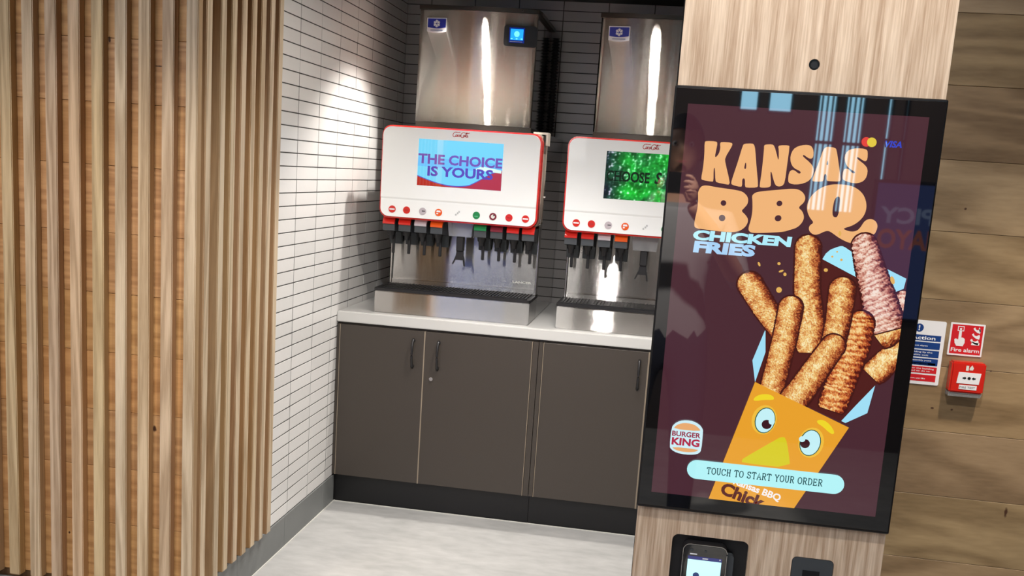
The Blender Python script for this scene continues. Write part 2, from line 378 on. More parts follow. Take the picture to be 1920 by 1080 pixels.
SERIF = {  # pen strokes on a 6 x 10 cell, slab serifs included
 'T': [[(3,0),(3,10)],[(0,10),(6,10)],[(0,10),(0,7.6)],[(6,10),(6,7.6)],[(1.6,0),(4.4,0)]],
 'O': [[(3,0),(1,1),(0,3.3),(0,6.7),(1,9),(3,10),(5,9),(6,6.7),(6,3.3),(5,1),(3,0)]],
 'U': [[(.8,10),(.8,3),(1.6,.8),(3,0),(4.4,.8),(5.2,3),(5.2,10)],[(-.4,10),(2,10)],[(4,10),(6.4,10)]],
 'C': [[(5.7,7),(5,9.2),(3,10),(1,9),(0,6.7),(0,3.3),(1,1),(3,0),(5,.8),(5.9,2.6)],[(5.7,10),(5.7,6.6)]],
 'H': [[(.9,0),(.9,10)],[(5.1,0),(5.1,10)],[(.9,5),(5.1,5)],[(-.3,0),(2.1,0)],[(3.9,0),(6.3,0)],[(-.3,10),(2.1,10)],[(3.9,10),(6.3,10)]],
 'S': [[(5.4,7.6),(4.6,9.5),(3,10),(1.2,9.4),(.5,7.6),(1.2,6),(4.8,4.4),(5.6,2.6),(4.8,.7),(3,0),(1.2,.6),(.4,2.6)],[(5.4,10),(5.4,7)],[(.4,0),(.4,3)]],
 'A': [[(.3,0),(3,10),(5.7,0)],[(1.2,3.4),(4.8,3.4)],[(-.8,0),(1.5,0)],[(4.5,0),(6.8,0)]],
 'R': [[(.8,0),(.8,10)],[(-.3,10),(3.6,10),(5,9.2),(5.4,7.6),(5,6),(3.6,5),(.8,5)],[(3,5),(5.4,0),(6.6,0)],[(-.4,0),(2,0)]],
 'Y': [[(.4,10),(3,5)],[(5.6,10),(3,5),(3,0)],[(-.8,10),(1.6,10)],[(4.4,10),(6.8,10)],[(1.8,0),(4.2,0)]],
 'D': [[(.8,0),(.8,10)],[(-.4,10),(3,10),(5,8.8),(5.8,6.5),(5.8,3.5),(5,1.2),(3,0),(-.4,0)]],
 'E': [[(.8,0),(.8,10)],[(-.4,10),(5.4,10),(5.4,7.6)],[(-.4,0),(5.6,0),(5.6,2.4)],[(.8,5),(4,5)],[(4,6.3),(4,3.7)]],
}
def serif_text(name, body, x, z, y, h, width, mat, parent, wd, col):
    n = len(body); adv = width/(sum(4.5 if c == ' ' else 8.3 for c in body)-2.3); cx = x; L = []
    for c in body:
        if c == ' ': cx += 4.5*adv; continue
        for s in SERIF[c]: L.append([(cx+p[0]*adv, z+p[1]*h/10) for p in s])
        cx += 8.3*adv
    return strokes(name, L, wd, y, mat, parent, col)

# ------------------------------------------------------------------ the room
TL, TH, ZB, OJ = 0.22773, 0.05000, 0.12955, 0.12772      # tile module and where the courses start
D, W2, FY = .942, 1.848, -1.399             # back wall, alcove width, front wall plane
YS = -.79                                   # where the slatted cladding ends on the left wall
struct('floor', MB().box(-4, 5.5, -7.2, 1.0, -.05, 0), M_floor)
HA = 2.425    # lowered ceiling of the alcove
struct('ceiling_alcove', MB().box(-.11, W2+.11, FY+.14, 1.0, HA, HA+.06).box(-.012, W2+.0, FY, FY+.14, HA, H), plain('alcove_ceiling', srgb(70, 68, 66), .8))
struct('ceiling', MB().box(-4, 5.5, -7.2, 1.1, H, H+.08), plain('ceiling_paint', srgb(150, 146, 142), .8))

def tile_mesh(nm, L_, h_, mat, normal):
    """tile body 7 mm thick with softened edges, centred; normal 'x' or 'y'"""
    g = .0042; t = .004; c = .0012; a, b = (L_-g)/2, (h_-g)/2
    mb = MB(); r = []
    for (s, d) in ((0, 0), (0, t-c*.5), (c*.5, t)):
        if normal == 'x': r.append([mb.bm.verts.new((d, u*(a-s), v*(b-s))) for u, v in ((-1, -1), (1, -1), (1, 1), (-1, 1))])
        else: r.append([mb.bm.verts.new((u*(a-s), -d, v*(b-s))) for u, v in ((-1, -1), (1, -1), (1, 1), (-1, 1))])
    for p, q in zip(r, r[1:]):
        for i in range(4): mb.bm.faces.new((p[i], p[(i+1) % 4], q[(i+1) % 4], q[i]))
    mb.bm.faces.new(r[-1])
    return mb.mesh(nm, mat)
def add_tiles(cells, wallo, normal, plane, mat, limit=300):
    """cells: (u0, u1, z0, z1); full tiles share a mesh; the rest joins one 'tiling' part"""
    cache = {}; count = 0; rest = bmesh.new()
    for (u0, u1, z0, z1, vis) in cells:
        k = (round(u1-u0, 4), round(z1-z0, 4))
        if k not in cache: cache[k] = tile_mesh('tile', k[0], k[1], mat, normal)
        cu, cz = (u0+u1)/2, (z0+z1)/2
        sgn = plane
        loc = (plane-.003, cu, cz) if normal == 'x' else (cu, plane+.003, cz)
        rot = (0, random.uniform(-.004, .004), random.uniform(-.006, .006)) if normal == 'x' else (random.uniform(-.004, .004), 0, random.uniform(-.006, .006))
        if vis and count < limit:
            o = link('tile', cache[k], wallo, loc); o.rotation_euler = rot; count += 1
        else:
            n0 = len(rest.verts); rest.from_mesh(cache[k])
            bmesh.ops.translate(rest, vec=loc, verts=list(rest.verts)[n0:])
    if len(rest.verts):
        me = bpy.data.meshes.new('tiling'); rest.to_mesh(me); me.materials.append(mat)
        o = link('tiling', me, wallo); o['kind'] = 'stuff'
    rest.free()

# left alcove wall: small stacked tiles
wl = struct('wall_left', MB().box(-.12, .0002, YS-.02, D+.1, 0, H), M_grout)
cells = []
us = [YS] + [-0.53513 + TL*k for k in range(0, 7) if -0.53513 + TL*k < D-.01] + [D]
us = [u for u in us]
if -0.53513 - YS > TL: us.insert(1, -0.53513-TL)
for r in range(int((H-ZB)/TH)+1):
    z0 = ZB + r*TH; z1 = min(z0+TH, H)
    if z1-z0 < .012: continue
    for a, b in zip(us, us[1:]):
        if b-a < .012: continue
        if b > .35 and z1 < .9: continue
        vis = z1 < 2.42
        if a >= .0 and z1 < .86: continue
        cells.append((a, b, z0, z1, vis))
cells.sort(key=lambda c: (not c[4], c[2]))
add_tiles(cells, wl, 'x', 0, M_tile)
# back wall
wb = struct('wall_back', MB().box(-.12, W2+.12, D-.0002, D+.12, 0, H), M_grout)
cells = []
us = [0] + [OJ + TL*k for k in range(0, 9) if OJ + TL*k < W2-.01] + [W2]
for r in range(15, int((H-ZB)/TH)+1):
    z0 = ZB + r*TH; z1 = min(z0+TH, H)
    if z1-z0 < .012: continue
    for a, b in zip(us, us[1:]): cells.append((a, b, z0, z1, z1 < 2.5 and a < 1.5))
cells.sort(key=lambda c: (not c[4], c[2]))
add_tiles(cells, wb, 'y', D, M_tile_shaded)
# right alcove wall (behind the kiosk)
wr = struct('wall_right', MB().box(W2-.0002, W2+.12, FY+.02, D+.1, 0, H), M_grout)
tm = tile_mesh('t', TL, TH, M_tile, 'x'); rest = bmesh.new()
for r in range(0, int((H-ZB)/TH)):
    for k in range(10):
        y = FY+.14+TL*k
        if y+TL/2 > D: continue
        n0 = len(rest.verts); rest.from_mesh(tm)
        vs = list(rest.verts)[n0:]
        bmesh.ops.rotate(rest, cent=(0, 0, 0), matrix=Matrix.Rotation(math.pi, 3, 'Z'), verts=vs)
        bmesh.ops.translate(rest, vec=(W2+.003, y, ZB+TH*(r+.5)), verts=vs)
me = bpy.data.meshes.new('tiling'); rest.to_mesh(me); rest.free(); me.materials.append(M_tile)
link('tiling', me, wr)['kind'] = 'stuff'

# grey skirting tiles
bl = struct('baseboard_left', MB().box(-.004, .003, FY, 0.03, 0, ZB-.002), M_grout)
for a, b in ((FY, -1.02), (-1.02, -.57), (-.57, -.12), (-.12, .03)):
    MB().box(.0, .0065, a+.001, b-.001, .001, ZB-.001, .0008).build('skirting_tile', M_base, bl)
bf = struct('baseboard_front', MB().box(-3.9, .0, FY-.003, FY+.004, 0, ZB-.002), M_grout)
x = .006
while x > -3.8:
    MB().box(x-.598, x-.001, FY-.0065, FY, .001, ZB-.001, .0008).build('skirting_tile', M_base, bf); x -= .6
br = struct('baseboard_right', MB().box(W2, 5.4, -1.397, -1.389, 0, ZB-.002), M_base)
struct('trim_1', MB().box(.0065, .0105, FY-.01, .04, 0, .003), M_seal)
struct('trim_2', MB().box(.0105, W2, .030, .0345, 0, .003), M_seal)

M_edge_shaded = wood('slat_edge_oak_shaded', srgb(184, 150, 110), srgb(146, 114, 80), 'z', rings=30, stretch=20, val=.05, hue=.006, sat=.08, fine=.5, streak=.4)  # darker slat sides: the shade between slats is put into the colour
# slatted timber cladding: front face and the return into the alcove
wf = struct('wall_front', MB().box(-3.9, -.012, FY+.012, FY+.15, 0, H), plain('wall_paint', srgb(120, 90, 60), .8))
PZ = [.155, .357, .545, .733, .921, 1.109, 1.297, 1.502, 1.690, 1.878, 2.066, 2.254, 2.442, 2.63, 2.818, 2.9]
for i, (a, b) in enumerate(zip(PZ, PZ[1:])):
    for (x0, x1) in ((-3.88, -2.0), (-1.999, -.002)):
        MB().box(x0, x1, FY, FY+.012, a+.0006, b-.0006, .0008).build('plank', M_backing, wf)
ws = struct('wall_return', MB().box(-.12, -.006, FY+.013, YS-.021, 0, H), plain('wall_paint_2', srgb(110, 84, 60), .8))
for i, (a, b) in enumerate(zip(PZ, PZ[1:])):
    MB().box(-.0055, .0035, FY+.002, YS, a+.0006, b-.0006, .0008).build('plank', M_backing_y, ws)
SW, SD = .038, .030
sm = MB().box(-SW/2, SW/2, -SD, 0, 0, H-.150, .0025, 2).mesh('slat', M_slat)
sm.materials.append(M_edge_shaded)
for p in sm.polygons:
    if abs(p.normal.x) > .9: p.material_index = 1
TONES = [(.97, .97, .98), (1, .96, .93), (1.0, .97, .93), (1.07, 1.10, 1.13), (1.07, 1.02, .84), (1.05, .98, .95), (.96, .93, .95), (.98, .95, .92), (1, .97, .86)]
for k in range(50):
    x = .0155 - .0752*k
    if x < -3.85: break
    o = link('slat', sm, wf, (x, FY-.0005, .150 + random.uniform(-.001, .001)))
    if k < len(TONES): o.color = TONES[k]+(1,)
sm2 = MB().box(0, .034, -SW/2, SW/2, 0, H-.150, .0025, 2).mesh('slat', M_slat)
sm2.materials.append(M_edge_shaded)
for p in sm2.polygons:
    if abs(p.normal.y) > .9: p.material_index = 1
for y in [-1.3625] + [-1.266 + .0755*k for k in range(0, 7)]:
    link('slat', sm2, ws, (.0037, y, .150 + random.uniform(-.001, .001)))

# oak board wall to the right of the alcove
wo = struct('wall_right_front', MB().box(W2+.0, 5.4, -1.378, -1.25, 0, H), plain('wall_paint_3', srgb(90, 75, 60), .8))
ZW = [.14, .18, .367, .555, .745, .931, 1.115, 1.30, 1.486, 1.677, 1.871, 2.056, 2.244, 2.432, 2.62, 2.81, 2.9]
random.seed(21)
for i, (a, b) in enumerate(zip(ZW, ZW[1:])):
    cut = 3.1 + .5*((i*7) % 4)
    for (x0, x1) in ((W2, cut), (cut, 5.38)):
        o = MB().box(x0+.0008, x1-.0008, -1.39, -1.378, a+.0005, b-.0005, .0008).build('plank', M_plank, wo)
        v_ = {1.871: (.86, .86, .80), 1.677: (.72, .69, .68), 1.486: (1.06, 1.06, 1.04), 1.30: (.98, .97, .96), 1.115: (1.0, 1.0, .98), .931: (1.04, 1.02, 1.0), .745: (.96, .93, .92), .555: (1.05, 1.06, 1.0)}.get(a)
        if v_: o.color = v_+(1,)

# dining room behind the camera (seen only as reflections)
M_room = plain('room_wall', srgb(92, 80, 76), .7); M_warm = plain('room_timber', srgb(196, 140, 86), .6)
RY = -7.0
wins = [(1.78, 1.90, 2.02, 2.6), (1.95, 2.10, 2.02, 2.6), (2.24, 2.36, 1.45, 2.8), (2.40, 2.52, 1.45, 2.8), (2.64, 2.68, 1.5, 2.8), (2.74, 2.77, 1.5, 2.8)]
mb = MB(); xs = -4.0
for (a, b, z0, z1) in wins:
    mb.box(xs, a, RY-.1, RY, 0, H); mb.box(a, b, RY-.1, RY, 0, z0); mb.box(a, b, RY-.1, RY, z1, H); xs = b
mb.box(xs, 5.5, RY-.1, RY, 0, H)
struct('wall_rear', mb, M_room)
for i, (a, b, z0, z1) in enumerate(wins):
    mb = MB()
    for (p, q, r, s) in ((a, a+.012, z0, z1), (b-.012, b, z0, z1), (a, b, z0, z0+.012), (a, b, z1-.012, z1)): mb.box(p, q, RY-.03, RY+.01, r, s)
    if z1-z0 > 1:
        for q in (.30, .55, .62): mb.box(a, b, RY-.03, RY+.01, z0+q*(z1-z0), z0+q*(z1-z0)+.018)
        n_ = int((b-a)/.026)
        for q in range(1, n_): mb.box(a+(b-a)*q/n_-.0045, a+(b-a)*q/n_+.0045, RY-.03, RY, z0, z1)
    struct('window_%d' % (i+1), mb, M_plinth)
struct('wall_panel', MB().box(-2.9, -1.22, RY+.001, RY+.03, 0, 2.89), M_warm)
struct('added_blue_panel', MB().box(-1.18, -.38, RY+.001, RY+.04, 0, 2.4), plain('blue_panel_paint', srgb(60, 100, 200), .5))  # added out of view to give the steel its blue streak
_em, _nt, _b = newmat('added_glow'); _b.inputs['Emission Color'].default_value = (1, .98, .95, 1); _b.inputs['Emission Strength'].default_value = 9
for (a, b, z0, z1, lab) in ((-.02, .42, 1.75, 2.8, 'added glowing white panel behind the camera, unseen, for streaks in the steel'),):
    t = thing('added_glow_panel', lab, 'light', ((a+b)/2, RY+.001, (z0+z1)/2))  # added glow, placed so the steel front shows a white band
    w_, h_ = (b-a)/2, (z1-z0)/2
    MB().box(-w_-.015, w_+.015, 0, .03, -h_-.015, h_+.015, .003).build('glow_frame', M_plinth, t)
    MB().box(-w_, w_, .0305, .036, -h_, h_).build('glow_face', _em, t)
t = thing('lit_poster', 'lit poster on the far wall behind the camera, seen mirrored in the kiosk glass', 'poster', (2.86, RY+.002, 1.25))
t.rotation_euler = (0, 0, math.pi)
MB().box(-.24, .24, -.03, 0, -.42, .42, .004).build('poster_frame', M_plinth, t)
pf = flat('poster_picture', [[(-.22, -.40), (.22, -.40), (.22, .40), (-.22, .40)]], -.031, M_screen3, t, srgb(70, 90, 150))
WAIT_POSTER = (t, pf)
struct('wall_far_left', MB().box(-4.1, -4.0, RY, FY, 0, H), plain('room_pale', srgb(190, 182, 170), .8))
struct('wall_far_right', MB().box(5.4, 5.5, RY, -1.25, 0, H), M_room)

pt_, pf_ = WAIT_POSTER
text('poster_lettering', 'MAYO', -.19, .02, -.032, .11, M_screen3, pf_, width=.38, bold=.03, col=srgb(190, 110, 90))
text('poster_lettering', 'SPICY', -.19, .17, -.032, .09, M_screen3, pf_, width=.38, bold=.03, col=srgb(150, 170, 210))
# ------------------------------------------------------------------ counter and cabinets
ct = MB().box(.002, W2-.004, 0, D-.003, .853, .9, .003, 2).build('countertop', M_white)
tag(ct, 'long white worktop carrying both drinks machines', 'countertop')
def handle(parent, x):
    mb = MB(); pts = []
    for i in range(15):
        t = i/14; z = .675+.130*t; y = -.004-.022*math.sin(math.pi*min(1, max(0, (t-.0)/1)))**.5
        pts.append((x, y, z))
    mb.tube(pts, .0055, 8)
    mb.cyl((x, .004, .682), (x, -.012, .682), .007, n=10).cyl((x, .004, .798), (x, -.012, .798), .007, n=10)
    return mb.build('handle', M_black, parent, smooth=True)
def cabinet(label, x0, x1, doors):
    t = thing('base_cabinet', label, 'cabinet', (0, 0, 0), 'cupboards under the worktop')
    MB().box(x0, x1, .022, .88, .138, .851).build('carcass', M_cab, t)
    MB().box(x0, x1, .040, .06, .001, .1375).build('plinth', M_plinth, t)
    for (a, b, hx, lock) in doors:
        d = MB().box(a, b, .002, .0205, .139, .842, .0012).build('door', M_cab, t)
        mb = MB().box(a-.0018, a+.0006, .001, .0205, .139, .842); mb.build('edge_band', M_cabedge, d)
        MB().box(b-.0006, b+.0018, .001, .0205, .139, .842).build('edge_band', M_cabedge, d)
        handle(d, hx)
        if lock:
            MB().cyl((lock, .004, .631), (lock, -.004, .631), .0085, n=20).cyl((lock, -.004, .631), (lock, -.0055, .631), .006, n=16).build('lock', M_steeld, d, smooth=False, label='round silver cam lock')
    return t
cabinet('brown-grey two-door cupboard under the left drinks machine, lock on its right door', .003, .922, [(.0195, .4085, .361, 0), (.4125, .893, .476, .449)])
MB().box(.8965, .9205, .004, .0215, .139, .842).build('filler_strip', M_cab, bpy.data.objects['base_cabinet'])
MB().box(.0035, .0165, .006, .0215, .139, .842).build('filler_strip', M_cab, bpy.data.objects['base_cabinet'])
cabinet('brown-grey cupboard under the right drinks machine, running behind the kiosk', .9235, 1.843, [(.9445, 1.400, 1.3635, 0), (1.4045, 1.826, 1.47, 0)])
MB().box(.9235, .9405, .004, .0215, .139, .842).build('filler_strip', M_cab, bpy.data.objects['base_cabinet.001'])

# ------------------------------------------------------------------ drinks dispensers
def script_logo(parent, x, z, y, sx, sz):
    """flowing red script on the face"""
    def arc(cx, cz, rx, rz, a0, a1, n=12): return [(cx+rx*math.cos(math.radians(a0+(a1-a0)*i/n)), cz+rz*math.sin(math.radians(a0+(a1-a0)*i/n))) for i in range(n+1)]
    L = []
    L.append(arc(.13, .55, .12, .42, 60, 300)+[(.24, .25)])                 # C
    L.append(arc(.235, .34, .045, .17, 90, 450)+[(.29, .46)])               # o
    L.append(arc(.345, .34, .042, .17, 60, 300))                            # c
    L.append(arc(.43, .34, .042, .17, 70, 430)+[(.475, .2), (.50, .3)])     # a
    L.append([(.49, .36), (.54, .40)])                                      # hyphen
    L.append(arc(.63, .52, .13, .45, 50, 300)+[(.72, .2)])                  # C
    L.append(arc(.70, .34, .04, .17, 90, 450)+[(.75, .5)])                  # o
    L.append([(.76, .2), (.80, .6), (.85, .95), (.83, 1.02), (.79, .8), (.79, .35), (.82, .18)])  # l
    L.append(arc(.885, .34, .045, .17, 70, 430)+[(.94, .18), (.99, .26)])   # a
    L.append([(.15, .99), (.30, .92), (.42, 1.0)])                          # swash
    L.append([(.70, .93), (.86, .78), (1.0, .96)])
    L = [[(x+p[0]*sx+p[1]*sz*.25, z+p[1]*sz) for p in ln] for ln in L]
    return strokes('script_logo', L, .0027, y, P_script, parent)

def valve(t, cx, capmat, caplabel):
    v = MB().prism([(.135, 1.268), (.135, 1.297), (.16, 1.318), (.29, 1.318), (.29, 1.20), (.272, 1.20), (.25, 1.255), (.19, 1.262)], cx-.0275, cx+.0275, 'x').build('valve', M_dgrey, t)
    MB().prism([(.128, 1.2975), (.128, 1.306), (.142, 1.33), (.165, 1.332), (.165, 1.3185), (.150, 1.3185), (.1345, 1.2975)], cx-.0275, cx+.0275, 'x').build('cap', capmat, v, label=caplabel)
    MB().cyl((cx, .185, 1.264), (cx, .185, 1.246), .021, .018, 18).cyl((cx, .185, 1.246), (cx, .185, 1.226), .0125, .011, 16).build('nozzle', M_black, v)
    MB().box(cx-.004, cx+.010, .215, .222, 1.160, 1.262, .002).build('lever', M_black, v)
    return v

def dispenser(label, x, disp):
    t = thing('drinks_dispenser', label, 'drinks dispenser', (x, 0, .9), 'drinks dispensers on the worktop')
    Z = lambda z: z
    base = empty('x'); bpy.data.objects.remove(base)
    def B(mb, nm, mat, parent=None, label=None, smooth=False):
        bmesh.ops.translate(mb.bm, vec=(0, 0, -.9 if parent is None or parent is t else -.9), verts=mb.bm.verts)
        return mb.build(nm, mat, parent or t, label=label, smooth=smooth)
    # drip tray and its black rim
    tray = MB().box(.152, .858, .066, .33, .9005, 1.0, .004, 2); B(tray, 'drip_tray', M_steel2)
    rim = MB(); rim.prism(rrect(.149, .861, .062, .33, .012), 1.0, 1.012, 'z')
    rimo = B(rim, 'tray_rim', M_black)
    gr = MB()
    for i in range(46):
        gx = .168 + .0148*i
        gr.box(gx, gx+.005, .082, .30, 1.0125, 1.016)
    gr.box(.165, .845, .080, .084, 1.0125, 1.0165).box(.165, .845, .296, .30, 1.0125, 1.0165)
    B(gr, 'cup_rest', M_black, rimo)
    # cabinet body behind
    body = MB().box(.158, .858, .312, .925, .9005, 1.742, .003); B(body, 'body', M_shine)
    sp = MB().box(.166, .850, .300, .3115, 1.012, 1.36, .001).box(.166, .850, .288, .3, 1.012, 1.034, .001)
    spl = B(sp, 'splash_panel', M_steel2)
    B(MB().box(.851, .859, .255, .312, 1.0125, 1.34, .002), 'side_flange', M_steeld); B(MB().box(.157, .165, .285, .312, 1.0125, 1.34, .002), 'side_flange', M_steeld)
    text('maker_lettering', 'LANCER', .742, .1585-.0, .2985, .010, P_logo, spl, width=.088, bold=.025, ang=.0)
    # head
    hd = MB().box(.165, .845, .165, .315, 1.325, 1.737, .006, 2); B(hd, 'head_housing', M_beige)
    cp = MB().prism([(.80, 1.7375), (.8585, 1.7375), (.8585, 1.69), (.866, 1.69), (.866, 1.747), (.80, 1.747)], .24, .33)
    B(cp, 'corner_bracket', M_beige); B(MB().cyl((.859, .29, 1.46), (.868, .29, 1.46), .006, n=12), 'screw', M_steeld)
    rb = MB().prism(rrect(.144, .860, 1.326, 1.7345, .042), .112, .172); rbo = B(rb, 'red_surround', M_red)
    mb = MB(); mb.prism(rrect(.151, .853, 1.3335, 1.7275, .037), .098, .112)
    for zc in (1.404, 1.412, 1.420):
        bmesh.ops.bisect_plane(mb.bm, geom=mb.bm.verts[:]+mb.bm.edges[:]+mb.bm.faces[:], plane_co=(0, 0, zc), plane_no=(0, 0, 1))
    for v in mb.bm.verts:
        if v.co.y < .105:
            if v.co.z < 1.4035: v.co.y += .005
            elif v.co.z < 1.4125: v.co.y += .004
    face = B(mb, 'face_panel', M_face)
    script_logo(face, .462, .796, .0975, .072, .024)
    # display
    x0, x1, z0, z1 = .3145, .6935, .5795, .7815
    if disp == 1:
        sc = flat('display', [[(x0, z0), (x1, z0), (x1, z1), (x0, z1)]], .0972, M_screen2, t, srgb(120, 215, 250))
        n = 24; g = sc.data
        bm = bmesh.new(); bm.from_mesh(g)
        bm.free()
        cur = [(x0+(x1-x0)*i/n, z0+.040-.036*math.sin(math.pi*min(1, i/n*1.13)) + (.045*max(0, i/n-.62)/.38)) for i in range(n+1)]
        flat('red_wave', [[(x0, z0)]+[(x1, z0)]+[p for p in reversed(cur)]], .0968, M_screen2, sc, srgb(182, 46, 36))
        flat('wave_shadow', [[(p[0], p[1]) for p in cur]+[(p[0], p[1]+.004) for p in reversed(cur)]], .0967, M_screen2, sc, srgb(90, 90, 190))
        flat('sky_band', [[(x0, z0+.085), (x1, z0+.075), (x1, z0+.115), (x0, z0+.125)]], .0969, M_screen2, sc, srgb(110, 195, 252))
        text('caption', 'THE CHOICE', x0+.001, z0+.098, .0964, .040, M_screen2, sc, width=x1-x0-.002, bold=.035, col=srgb(118, 84, 172))
        text('caption', 'IS YOURS', x0+.045, z0+.046, .0964, .040, M_screen2, sc, width=.295, bold=.035, col=srgb(92, 70, 178))
        flat('glow', [[(x1-.125, z0+.085), (x1-.09, z0+.1), (x1-.003, z0+.088), (x1-.003, z0+.075), (x1-.06, z0+.078)]], .0966, M_screen2, sc, srgb(225, 255, 240))
    else:
        # bubbling green film: many small patches
        me = bpy.data.meshes.new('display'); nx, nz = 120, 64; V = []; F = []; cols = []
        for j in range(nz+1):
            for i in range(nx+1):
                u, v = i/nx, j/nz; V.append((x0+(x1-x0)*u, .0972, z0+(z1-z0)*v))
                a = noise.noise(Vector((u*14, v*8, 1.3))); b = noise.noise(Vector((u*38, v*21, 5.3))); c = noise.noise(Vector((u*5, v*3, 2)))
                g = max(0, min(1, .5+.55*a+.5*b)); sp_ = max(0, b-.32)*3.4
                edge = min(1, .35+u*2.4)
                rgb = (10+30*g+140*sp_, (88+110*g+80*c)*edge+100*sp_, 30+45*g+130*sp_)
                cols += list(srgb(*[max(0, min(255, q)) for q in rgb]))
        for j in range(nz):
            for i in range(nx):
                q = j*(nx+1)+i; F.append((q, q+1, q+nx+2, q+nx+1))
        me.from_pydata(V, [], F); me.materials.append(M_screen2)
        at = me.color_attributes.new('Col', 'FLOAT_COLOR', 'POINT'); at.data.foreach_set('color', cols)
        sc = link('display', me, t)
        text('caption', 'CHOOSE', x0+.006, z0+.078, .0966, .042, M_screen2, sc, width=.185, bold=.028, col=srgb(6, 34, 20))
        text('caption', 'S', x0+.212, z0+.078, .0966, .046, M_screen2, sc, width=.03, bold=.035, shear=.25, col=srgb(6, 34, 20))
        tk = []
        for i, q in enumerate((.012, .040, .048, .071, .178)):
            tk += [[(x0+q-.004, z0+.078), (x0+q+.012, z0+.078), (x0+q+.012, z0+.082), (x0+q-.004, z0+.082)], [(x0+q-.004, z0+.116), (x0+q+.012, z0+.116), (x0+q+.012, z0+.12), (x0+q-.004, z0+.12)]]
        flat('caption_serif', tk, .0965, M_screen2, sc, srgb(6, 34, 20))
    # flavour buttons
    reds = [('red', M_red), ('red', M_red), ('silver', M_silver), ('orange and white', M_orange), (None, None), ('green', M_green), ('dark red and white', M_dkred), ('red', M_red), ('red', M_red)]
    bx = [.2055, .272, .3455, .4185, .5035, .590, .6645, .7365, .810]
    for k, ((nm, mt), cx) in enumerate(zip(reds, bx)):
        zc = 1.3655-.9
        if nm:
            b = MB().cyl((cx, .104, zc), (cx, .1005, zc), .0165, .016, 24).build('button', mt, t, label=nm+' round flavour button')
            pm = P_white if nm != 'silver' else P_black
            y = .1002
            if k in (0, 8): flat('mark', [[(cx-.012, zc-.003), (cx+.012, zc-.003), (cx+.012, zc+.003), (cx-.012, zc+.003)]], y, pm, b)
            elif k == 2: flat('mark', [[(cx-.003, zc-.001), (cx+.012, zc-.001), (cx+.011, zc+.003), (cx-.003, zc+.003)]], y, P_black, b)
            elif k == 3:
                flat('mark', [[(cx-.010, zc+.001), (cx+.010, zc+.001), (cx+.008, zc+.009), (cx-.008, zc+.009)], [(cx-.009, zc-.008), (cx-.002, zc-.008), (cx, zc-.003), (cx-.009, zc-.002)]], y, P_white, b)
            elif k == 6:
                flat('mark', [[(cx+.009*math.cos(a), zc+.009*math.sin(a)) for a in [2*math.pi*i/12 for i in range(12)]]], y, P_logo, b)
                flat('mark', [[(cx-.001, zc+.001), (cx+.009, zc+.004), (cx+.004, zc+.010)]], y-.0002, P_black, b)
            elif k == 5: flat('mark', [[(cx-.009, zc-.006), (cx+.009, zc-.006), (cx+.007, zc-.0025), (cx-.007, zc-.0025)]], y, print_mat('pale_green', srgb(90, 180, 130)), b)
            else: flat('mark', [[(cx-.008, zc-.0015), (cx+.008, zc-.0015), (cx+.008, zc+.0015), (cx-.008, zc+.0015)]], y, print_mat('deep_red', srgb(150, 25, 25)), b)
        else:
            q = []
            for (dx, dz) in ((-.006, -.004), (.002, .003), (.008, .010)):
                q.append([(cx+dx+.0045*math.cos(a), zc+dz+.005*math.sin(a)) for a in [.4+2*math.pi*i/5 for i in range(5)]])
            flat('ice_symbol', q, .1015, print_mat('pale_grey', srgb(186, 188, 190)), t)
    caps = [(M_red, 'red cap'), (M_red, 'red cap'), (M_silver, 'silver cap'), (M_orange, 'orange cap'), None, (M_green, 'green cap'), (M_dkred, 'dark red cap'), (M_red, 'red cap'), (M_red, 'red cap')]
    vx = [.184, .2575, .331, .405, None, .605, .6795, .753, .8225]
    for c, cx in zip(caps, vx):
        if c:
            v = valve(t, cx, c[0], c[1])
            for o in [v]+list(v.children): o.data.transform(Matrix.Translation((0, 0, -.9)))
    # ice chute
    ic = MB().prism([(-.052, 1.262), (.05, 1.262), (.058, 1.33), (-.060, 1.33)], .16, .27)
    bmesh.ops.translate(ic.bm, vec=(.510, 0, -.9), verts=ic.bm.verts); ico = ic.build('ice_chute', M_clear, t)
    q = MB().box(.492, .524, .17, .21, 1.195, 1.262, .003).prism([(.487, 1.155), (.527, 1.155), (.522, 1.197), (.494, 1.197)], .18, .2)
    q.prism([(.474, 1.135), (.480, 1.135), (.494, 1.165), (.488, 1.17)], .185, .195).prism([(.528, 1.128), (.534, 1.128), (.528, 1.17), (.521, 1.165)], .185, .195)
    bmesh.ops.translate(q.bm, vec=(0, 0, -.9), verts=q.bm.verts); q.build('ice_lever', M_black, ico)
    return t
dispenser('white and red drinks dispenser with a pale blue screen, beside the tiled side wall', 0, 1)
dispenser('white and red drinks dispenser with a green screen, half behind the kiosk', .8285, 2)

